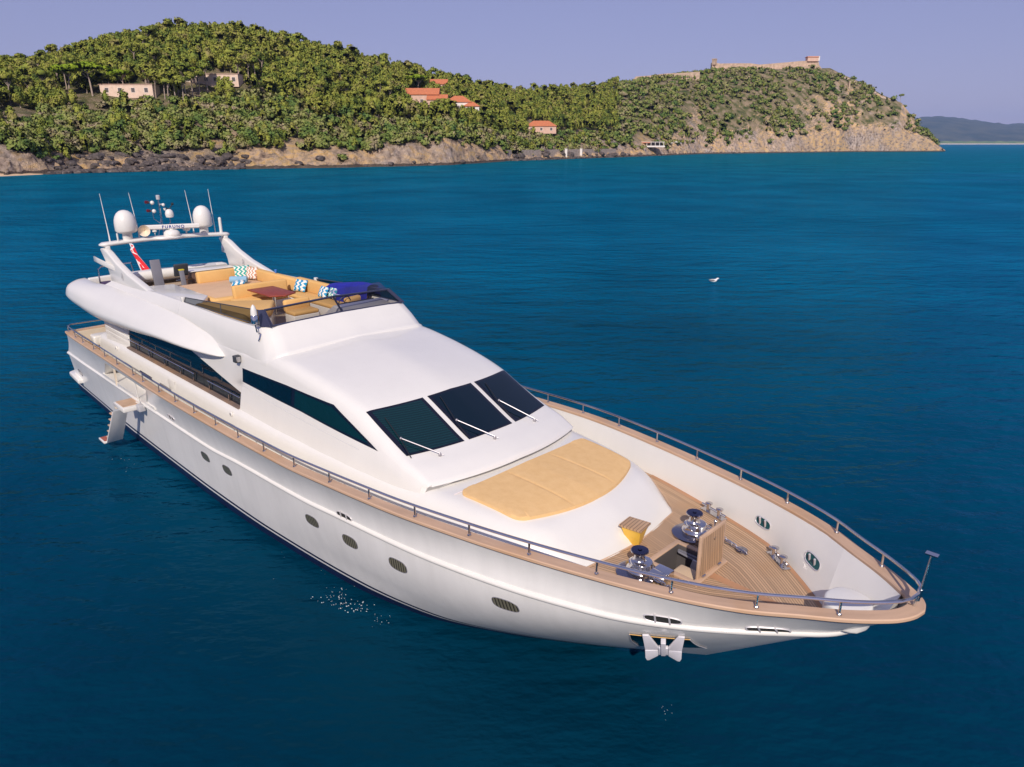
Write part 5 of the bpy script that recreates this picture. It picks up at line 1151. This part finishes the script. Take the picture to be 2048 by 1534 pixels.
# fortress on the headland
def px3(u, v, d): return wp(bear(u, v), d, H + d*slope(v))
FT = thing('fortress', 'long tan stone fortress wall with a turret along the headland top', 'fortress', px3(1530, 140, 1012))
loc = FT.location.copy()
def wallrun(name, pts, base_drop, d, thick=8, mat=None, par=FT, off=loc):
    V, F = [], []
    for (u, v) in pts:
        for dd, z in ((0, None), (thick, None)):
            q = px3(u, v, d) + FH*dd - off; V += [tuple(q), tuple(q - Vector((0, 0, base_drop)))]
    for i in range(len(pts)-1):
        a, b = 4*i, 4*i+4; F += [(a, b, b+1, a+1), (a+2, a+3, b+3, b+2), (a, a+2, b+2, b)]
    F += [(0, 1, 3, 2), (len(V)-4, len(V)-2, len(V)-1, len(V)-3)]
    return P(name, V, F, mat or M['stone'], par, smooth=False)
wallrun('rampart', [(1425, 125), (1440, 127), (1470, 126.5), (1500, 126.5), (1520, 129), (1545, 127), (1580, 124), (1600, 122), (1637, 121), (1640, 140)], 24, 1012)
wallrun('bastion', [(1560, 137), (1600, 133), (1638, 129), (1646, 141)], 16, 1004)
wallrun('outer_wall', [(1400, 141), (1424, 138), (1480, 139), (1520, 138), (1560, 137)], 14, 1006)
wallrun('lower_rampart', [(1562, 147), (1640, 149), (1668, 157), (1704, 164)], 9, 1000)
MB().box(px3(1429, 122, 1012) - loc + Vector((0, 0, -1)), (4.5, 4.5, 7)).box(px3(1429, 118.5, 1012) - loc, (5.2, 5.2, 1.2)).build('turret', M['stone'], FT, smooth=False)
k = MB().box(px3(1624, 118, 1014) - loc, (14, 8, 6), rz=math.atan2(RX.y, RX.x)).build('keep', M['wallpink'], FT, smooth=False)
MB().box(px3(1624, 114.6, 1014) - loc, (15, 9, .8), rz=math.atan2(RX.y, RX.x)).build('keep_roof', M['tile'], k, smooth=False)
MB().box(px3(1637, 117, 1012) - loc, (2.4, 3, 5.5), rz=math.atan2(RX.y, RX.x)).build('keep_tower', M['wallwhite'], k, smooth=False)
tag(wallrun('rubble_wall', [(1268, 158), (1272, 153), (1300, 151), (1330, 147), (1360, 146), (1400, 143)], 10, 905, 5, None, None, Vector()), 'ruined tan stone wall left of the fortress on the ridge', 'wall')
o = wallrun('terrace_wall', [(1700, 189), (1715, 188), (1742, 189)], 6, 985, 4, None, None, Vector()); tag(o, 'low stone terrace wall on the steep right side of the headland', 'wall')
o = wallrun('ruined_pier', [(1699.2, 162), (1701.5, 162)], 19, 985, 3, None, None, Vector()); tag(o, 'thin upright stone ruin on the right side of the headland', 'ruin')
HOUSES.append((at_px(1560, 146) or px3(1560, 146, 1000), 12))
# trees that stand out
k = 0
for u, v, sc, lab in ((140, 178, 1.5, 'leftmost bright green umbrella pine spreading above the pale villa'), (186, 178, 1.7, 'largest bright green umbrella pine above the pale villa'), (250, 176, 1.15, 'bright green umbrella pine right of the largest one'), (836, 176, 1.4, 'bright green umbrella pine above the red roofed houses'), (394, 162, 1.0, 'small umbrella pine beside the cream villa')):
    b = at_px(u, v + 14)
    if b: plant('umbrella_pine', 'umbrella', b, sc, k*1.7, lab, 'tree', var=k); HOUSES.append((b, 7.5)); k += 1
for u, v in ((298, 190), (312, 196), (330, 198), (338, 204), (352, 200), (368, 205), (372, 192), (386, 194), (400, 190), (416, 184), (480, 168), (498, 164), (512, 165), (526, 164), (300, 184), (120, 176), (134, 178)):
    b = at_px(u, v)
    if b: plant('bare_trunk_pine', 'tall', b, random.uniform(1.05, 1.35), u*.7, 'pine with a tall pale bare trunk in the row beside the villas', 'tree', 'bare trunk pines beside the villas'); HOUSES.append((b, 3.0))
b = pt(1786, .985)
if b: plant('lone_pine', 'tall', b, 1.0, 1, 'lone windswept pine on the skyline of the headland', 'tree')

NTREE = 13200; k = 0
while k < NTREE:
    u = rng.uniform(-520, 1885); s = rng.uniform(.03, 1.05) ; d0, d1 = shore_d(u), ridge(u)[0]; d = d0 + (d1 - d0)*s
    area = d*(d1 - d0); k += 1
    if rng.random() > min(1, area/1.0e5 + .2): continue
    head = u > 1230; p = wp(bear(u, 290), d)
    dens = fbm(np.array([p.x/30.]), np.array([p.y/30.]), 3, 40)[0]
    if head:
        up_ = (1640 - u)/400
        if rng.random() > ((1 if s > .085 else .75 if s > .045 else .06) if u < 1690 else (1 if s > .3 else .35 if s > .12 else .06))*max(.10, min(1, .40 + up_*.55 + dens*2.4)): continue
    elif s < (.075 if 90 < u < 490 else .055) and rng.random() < (.88 if 90 < u < 490 else .35 if u < 90 or u > 1000 else .9): continue
    q = drop(p)
    if q is None or q.z < 2: continue
    if s < (.38 if u < 620 else .24) or head:
        kind = 'scrub' if rng.random() < (.85 if not head else .75) else 'pine'; sc = rng.uniform(.8, 2.0)*(1.3 if head else 1) if kind == 'scrub' else rng.uniform(.5, .85)*(.75 if head else 1)
    else:
        kind = 'pine' if rng.random() < .86 else ('tall' if rng.random() < .7 else 'scrub'); sc = rng.uniform(.75, 1.2) if kind != 'scrub' else rng.uniform(1.2, 2.4)
    if u < 105 and s < .40 and fbm(np.array([q.x/16.]), np.array([q.y/16.]), 3, 55)[0] > -.03: continue
    if clearing(q, sc*{'pine': 8, 'tall': 10, 'scrub': 2.4}[kind]): continue
    cand.append((sc*{'pine': 8, 'tall': 10, 'scrub': 2.4}[kind]/d, kind, q, sc, rng.uniform(0, 6.28), u, s, d))
cand.sort(key=lambda c: -c[0])
LB = {'pine': ('pine_tree', 'bushy green pine among many alike on the wooded hillside', 'tree', 'pines covering the hillside'), 'tall': ('pine_tree', 'tall pine with bare trunk under a loose crown on the hillside', 'tree', 'bare trunked pines on the hillside'), 'scrub': ('shrub', 'low rounded shrub among many alike on the coastal slope', 'shrub', 'shrubs on the coastal slope')}
cnt = {'pine': 0, 'tall': 0, 'scrub': 0}; LIM = {'pine': 290, 'tall': 60, 'scrub': 200}; rest = {'pine': [], 'scrub': []}
for c in cand:
    kind = c[1]
    if cnt[kind] < LIM[kind] and -40 < c[5]:
        cnt[kind] += 1; plant(LB[kind][0], kind, c[2], c[3], c[4], *LB[kind][1:])
    else: rest['scrub' if kind == 'scrub' else 'pine'].append(c)
def stuff(name, lst, mat):
    VV = []; NN = []
    for c in lst:
        _, _, lo, ln = PROT[c[1]][random.randrange(len(PROT[c[1]]))]; ca_, sa_ = math.cos(c[4]), math.sin(c[4])
        m = np.array([[ca_, -sa_, 0], [sa_, ca_, 0], [0, 0, 1]], np.float32)*c[3]; VV.append(lo @ m.T + np.array(c[2], np.float32)); NN.append(ln @ (m.T/c[3]))
    A = np.concatenate(VV).astype(np.float32); me = bpy.data.meshes.new(name); n = len(A); me.vertices.add(n); me.vertices.foreach_set('co', A.ravel())
    me.loops.add(n); me.loops.foreach_set('vertex_index', np.arange(n, dtype=np.int32)); me.polygons.add(n//4); me.polygons.foreach_set('loop_start', np.arange(0, n, 4, dtype=np.int32)); me.update(); me.validate(); soft(me, np.concatenate(NN))
    me.materials.append(mat); o = bpy.data.objects.new(name, me); COL.objects.link(o); return tag(o, kind='stuff')
stuff('woodland', rest['pine'], M['pine']); stuff('scrub', rest['scrub'], M['scrub'])
# boulders at the water's edge
t = NT('dark_boulder'); t.col(t.ramp(t.noise(.8, 6, t.pos()), (.35, (.045, .037, .034)), (.6, (.12, .095, .085)), (.75, (.26, .22, .20)))); t.set(.85); M['boulder'] = t.m
BV = []
for q in range(5):
    bm = bmesh.new(); bmesh.ops.create_icosphere(bm, subdivisions=2, radius=1); rs = np.random.default_rng(q)
    for v in bm.verts: v.co *= 1 + .35*(rs.random() - .5); v.co.z *= .7
    me = bpy.data.meshes.new('boulder'); bm.to_mesh(me); bm.free(); me.materials.append(M['boulder']); BV.append(me)
for u, n in [(x, 5) for x in range(96, 490, 9)] + [(x, 1) for x in range(500, 1000, 46)] + [(x, 2) for x in range(1030, 1290, 13)] + [(x, 1) for x in range(1300, 1890, 24)]:
    for k in range(n):
        uu = u + random.uniform(-8, 8); d = shore_d(uu) + random.uniform(-3, 6 if n < 3 else 12); s_ = random.uniform(.7, 2.1)*(1 if u < 500 else 1.5)*(1 if n > 1 else .7)
        o = bpy.data.objects.new('boulder', BV[random.randrange(5)]); COL.objects.link(o); p = wp(bear(uu, 300), d); g_ = drop(p); o.location = (p.x, p.y, max(.1, (g_.z if g_ else 0))); o.rotation_euler = (0, 0, random.random()*6); o.scale = (s_*random.uniform(.8, 1.4), s_, s_*random.uniform(.7, 1.1))
        tag(o, 'dark weathered boulder lying among others along the waterline', 'boulder', 'boulders along the shore')
V, F = [], []; SU = np.linspace(-700, 98, 30)
for u in SU:
    a = bear(u, 350); d = shore_d(u); w = 1 if u < 80 else max(.05, (98 - u)/18); V += [wp(a, d - 5*w, -.2), wp(a, d + 1, .45), wp(a, d + 7*w + 1, 1.3), wp(a, d + 11*w + 1, 1.9)]
for i in range(29):
    for j in range(3): F.append((4*i+j, 4*i+4+j, 4*i+5+j, 4*i+1+j))
tag(P('beach', V, F, simple('beach_sand', (.66, .46, .28), .95, 0, .1, .5)), kind='structure')
# far coast
t = NT('far_hills'); pos = t.pos(); t.col(t.ramp(t.noise(.004, 6, pos), (.35, (.035, .05, .03)), (.65, (.10, .10, .06)))); t.set(.95, 0, .1); M['far'] = t.m
D = 9000; U = np.linspace(1700, 2500, 120); HV = lambda u: lin(u, [1700, 1820, 1850, 1875, 1910, 1960, 2008, 2030, 2060, 2200, 2500], [262, 236, 233, 233, 236, 242, 249, 247, 250, 255, 262])
V, F = [], []
for u in U:
    a = bear(u, 285)
    for s_, hh_ in ((0, 2), (.03, 14), (.06, 22), (.12, .25), (.3, .6), (.5, .85), (.75, 1), (1.2, .5)):
        zt = H + D*1.35*slope(HV(u)) + 25*(vnoise(np.array([u/9.]), np.array([s_*9.]))[0] - .5)
        V.append(wp(a, D*(1 + s_*.47), hh_ if hh_ > 1 else (zt*hh_ if s_ < 1 else zt*.5)))
n = 8
for i in range(len(U)-1):
    for j in range(n-1): F.append((i*n+j, (i+1)*n+j, (i+1)*n+j+1, i*n+j+1))
tag(P('far_coast', V, F, M['far'], None, angle=60), kind='structure')
V, F = [], []
for u in U: a = bear(u, 285); V += [wp(a, D - 60, 0.2), wp(a, D - 40, 9), wp(a, D + 5, 10)]
for i in range(len(U)-1): F += [(3*i, 3*i+3, 3*i+4, 3*i+1), (3*i+1, 3*i+4, 3*i+5, 3*i+2)]
tag(P('far_beach', V, F, simple('pale_sand', (.62, .52, .42), .9)), kind='structure')
V, F = [], []
for u in U:
    a = bear(u, 285)
    for d, z_ in ((D + 6, 9), (D + 30, 34), (D + 300, 38), (D + 900, 30)): V.append(wp(a, d, z_ + 5*math.sin(u*.7)*(z_ > 10)))
for i in range(len(U)-1):
    for j in range(3): F.append((4*i+j, 4*i+4+j, 4*i+5+j, 4*i+1+j))
t = NT('coastal_pinewood'); t.col(t.ramp(t.noise(.01, 5, t.pos()), (.4, (.09, .14, .03)), (.6, (.16, .20, .05)))); t.set(.9, 0, .1)
tag(P('far_pinewood', V, F, t.m), kind='stuff')
# haze
t = bpy.data.materials.new('haze'); t.use_nodes = True; nd = t.node_tree; nd.nodes.remove(nd.nodes['Principled BSDF'])
pvn = nd.nodes.new('ShaderNodeVolumePrincipled'); pvn.inputs['Color'].default_value = (.36, .56, 1.0, 1); pvn.inputs['Density'].default_value = HAZE; pvn.inputs['Anisotropy'].default_value = -0.1
nd.links.new(pvn.outputs[0], nd.nodes['Material Output'].inputs['Volume'])
if HAZE:
    hb = MB(); cc = C0 + FH*6000; hb.box((cc.x, cc.y, 260), (24600, 16600, 526), rz=math.atan2(RX.y, RX.x)); hz = hb.build('haze', t, None, smooth=False); tag(hz, kind='stuff')
# seagull on the water
p = wp(bear(1427, 564), H / -slope(564)); SG = thing('seagull', 'white and grey seagull floating on the open water', 'bird', (p.x, p.y, 0), math.atan2(RX.y, RX.x))
bm = bmesh.new(); pts = [(-.34, 0, .16, .03), (-.22, 0, .13, .08), (0, 0, .10, .125), (.14, 0, .12, .11), (.22, 0, .20, .065), (.27, 0, .27, .065), (.33, 0, .275, .045), (.40, 0, .26, .012)]
mb = MB().tube([(x, y, z) for x, y, z, r in pts], [r for *_, r in pts], 12); mb.build('body', simple('gull_white', (.8, .8, .8), .7), SG)
for s_ in (-1, 1): MB().prism([(-.36, s_*.05, .19), (-.05, s_*.12, .20), (.10, s_*.115, .15), (-.05, s_*.13, .10), (-.30, s_*.08, .14)], (0, s_*.02, .01)).build('wing', simple('gull_grey', (.14, .14, .13), .7), SG)

# broken foam by the hull
fm = MB(); rf_ = np.random.default_rng(3)
def foam(u, v, n, ru, rv, smin, smax):
    for k in range(n):
        uu, vv = u + rf_.normal()*ru, v + rf_.normal()*rv; q = wp(bear(uu, vv), H / -slope(vv), .012); r = rf_.uniform(smin, smax); a0 = rf_.random()*6
        fm.add([(q.x + r*rf_.uniform(.5, 1.2)*math.cos(a0 + a_), q.y + .6*r*rf_.uniform(.5, 1.2)*math.sin(a0 + a_), .012) for a_ in np.linspace(0, 6.28, 7)[:6]], [tuple(range(6))])
foam(668, 1196, 44, 20, 9, .008, .026); foam(705, 1216, 34, 22, 7, .008, .028); foam(765, 1238, 14, 14, 7, .006, .018); foam(1338, 1422, 8, 14, 12, .005, .014); foam(250, 925, 7, 10, 8, .01, .024); foam(640, 1130, 16, 45, 20, .006, .014)
tag(fm.build('foam', simple('sea_foam', (.55, .62, .66), .6), None, smooth=False), kind='stuff')
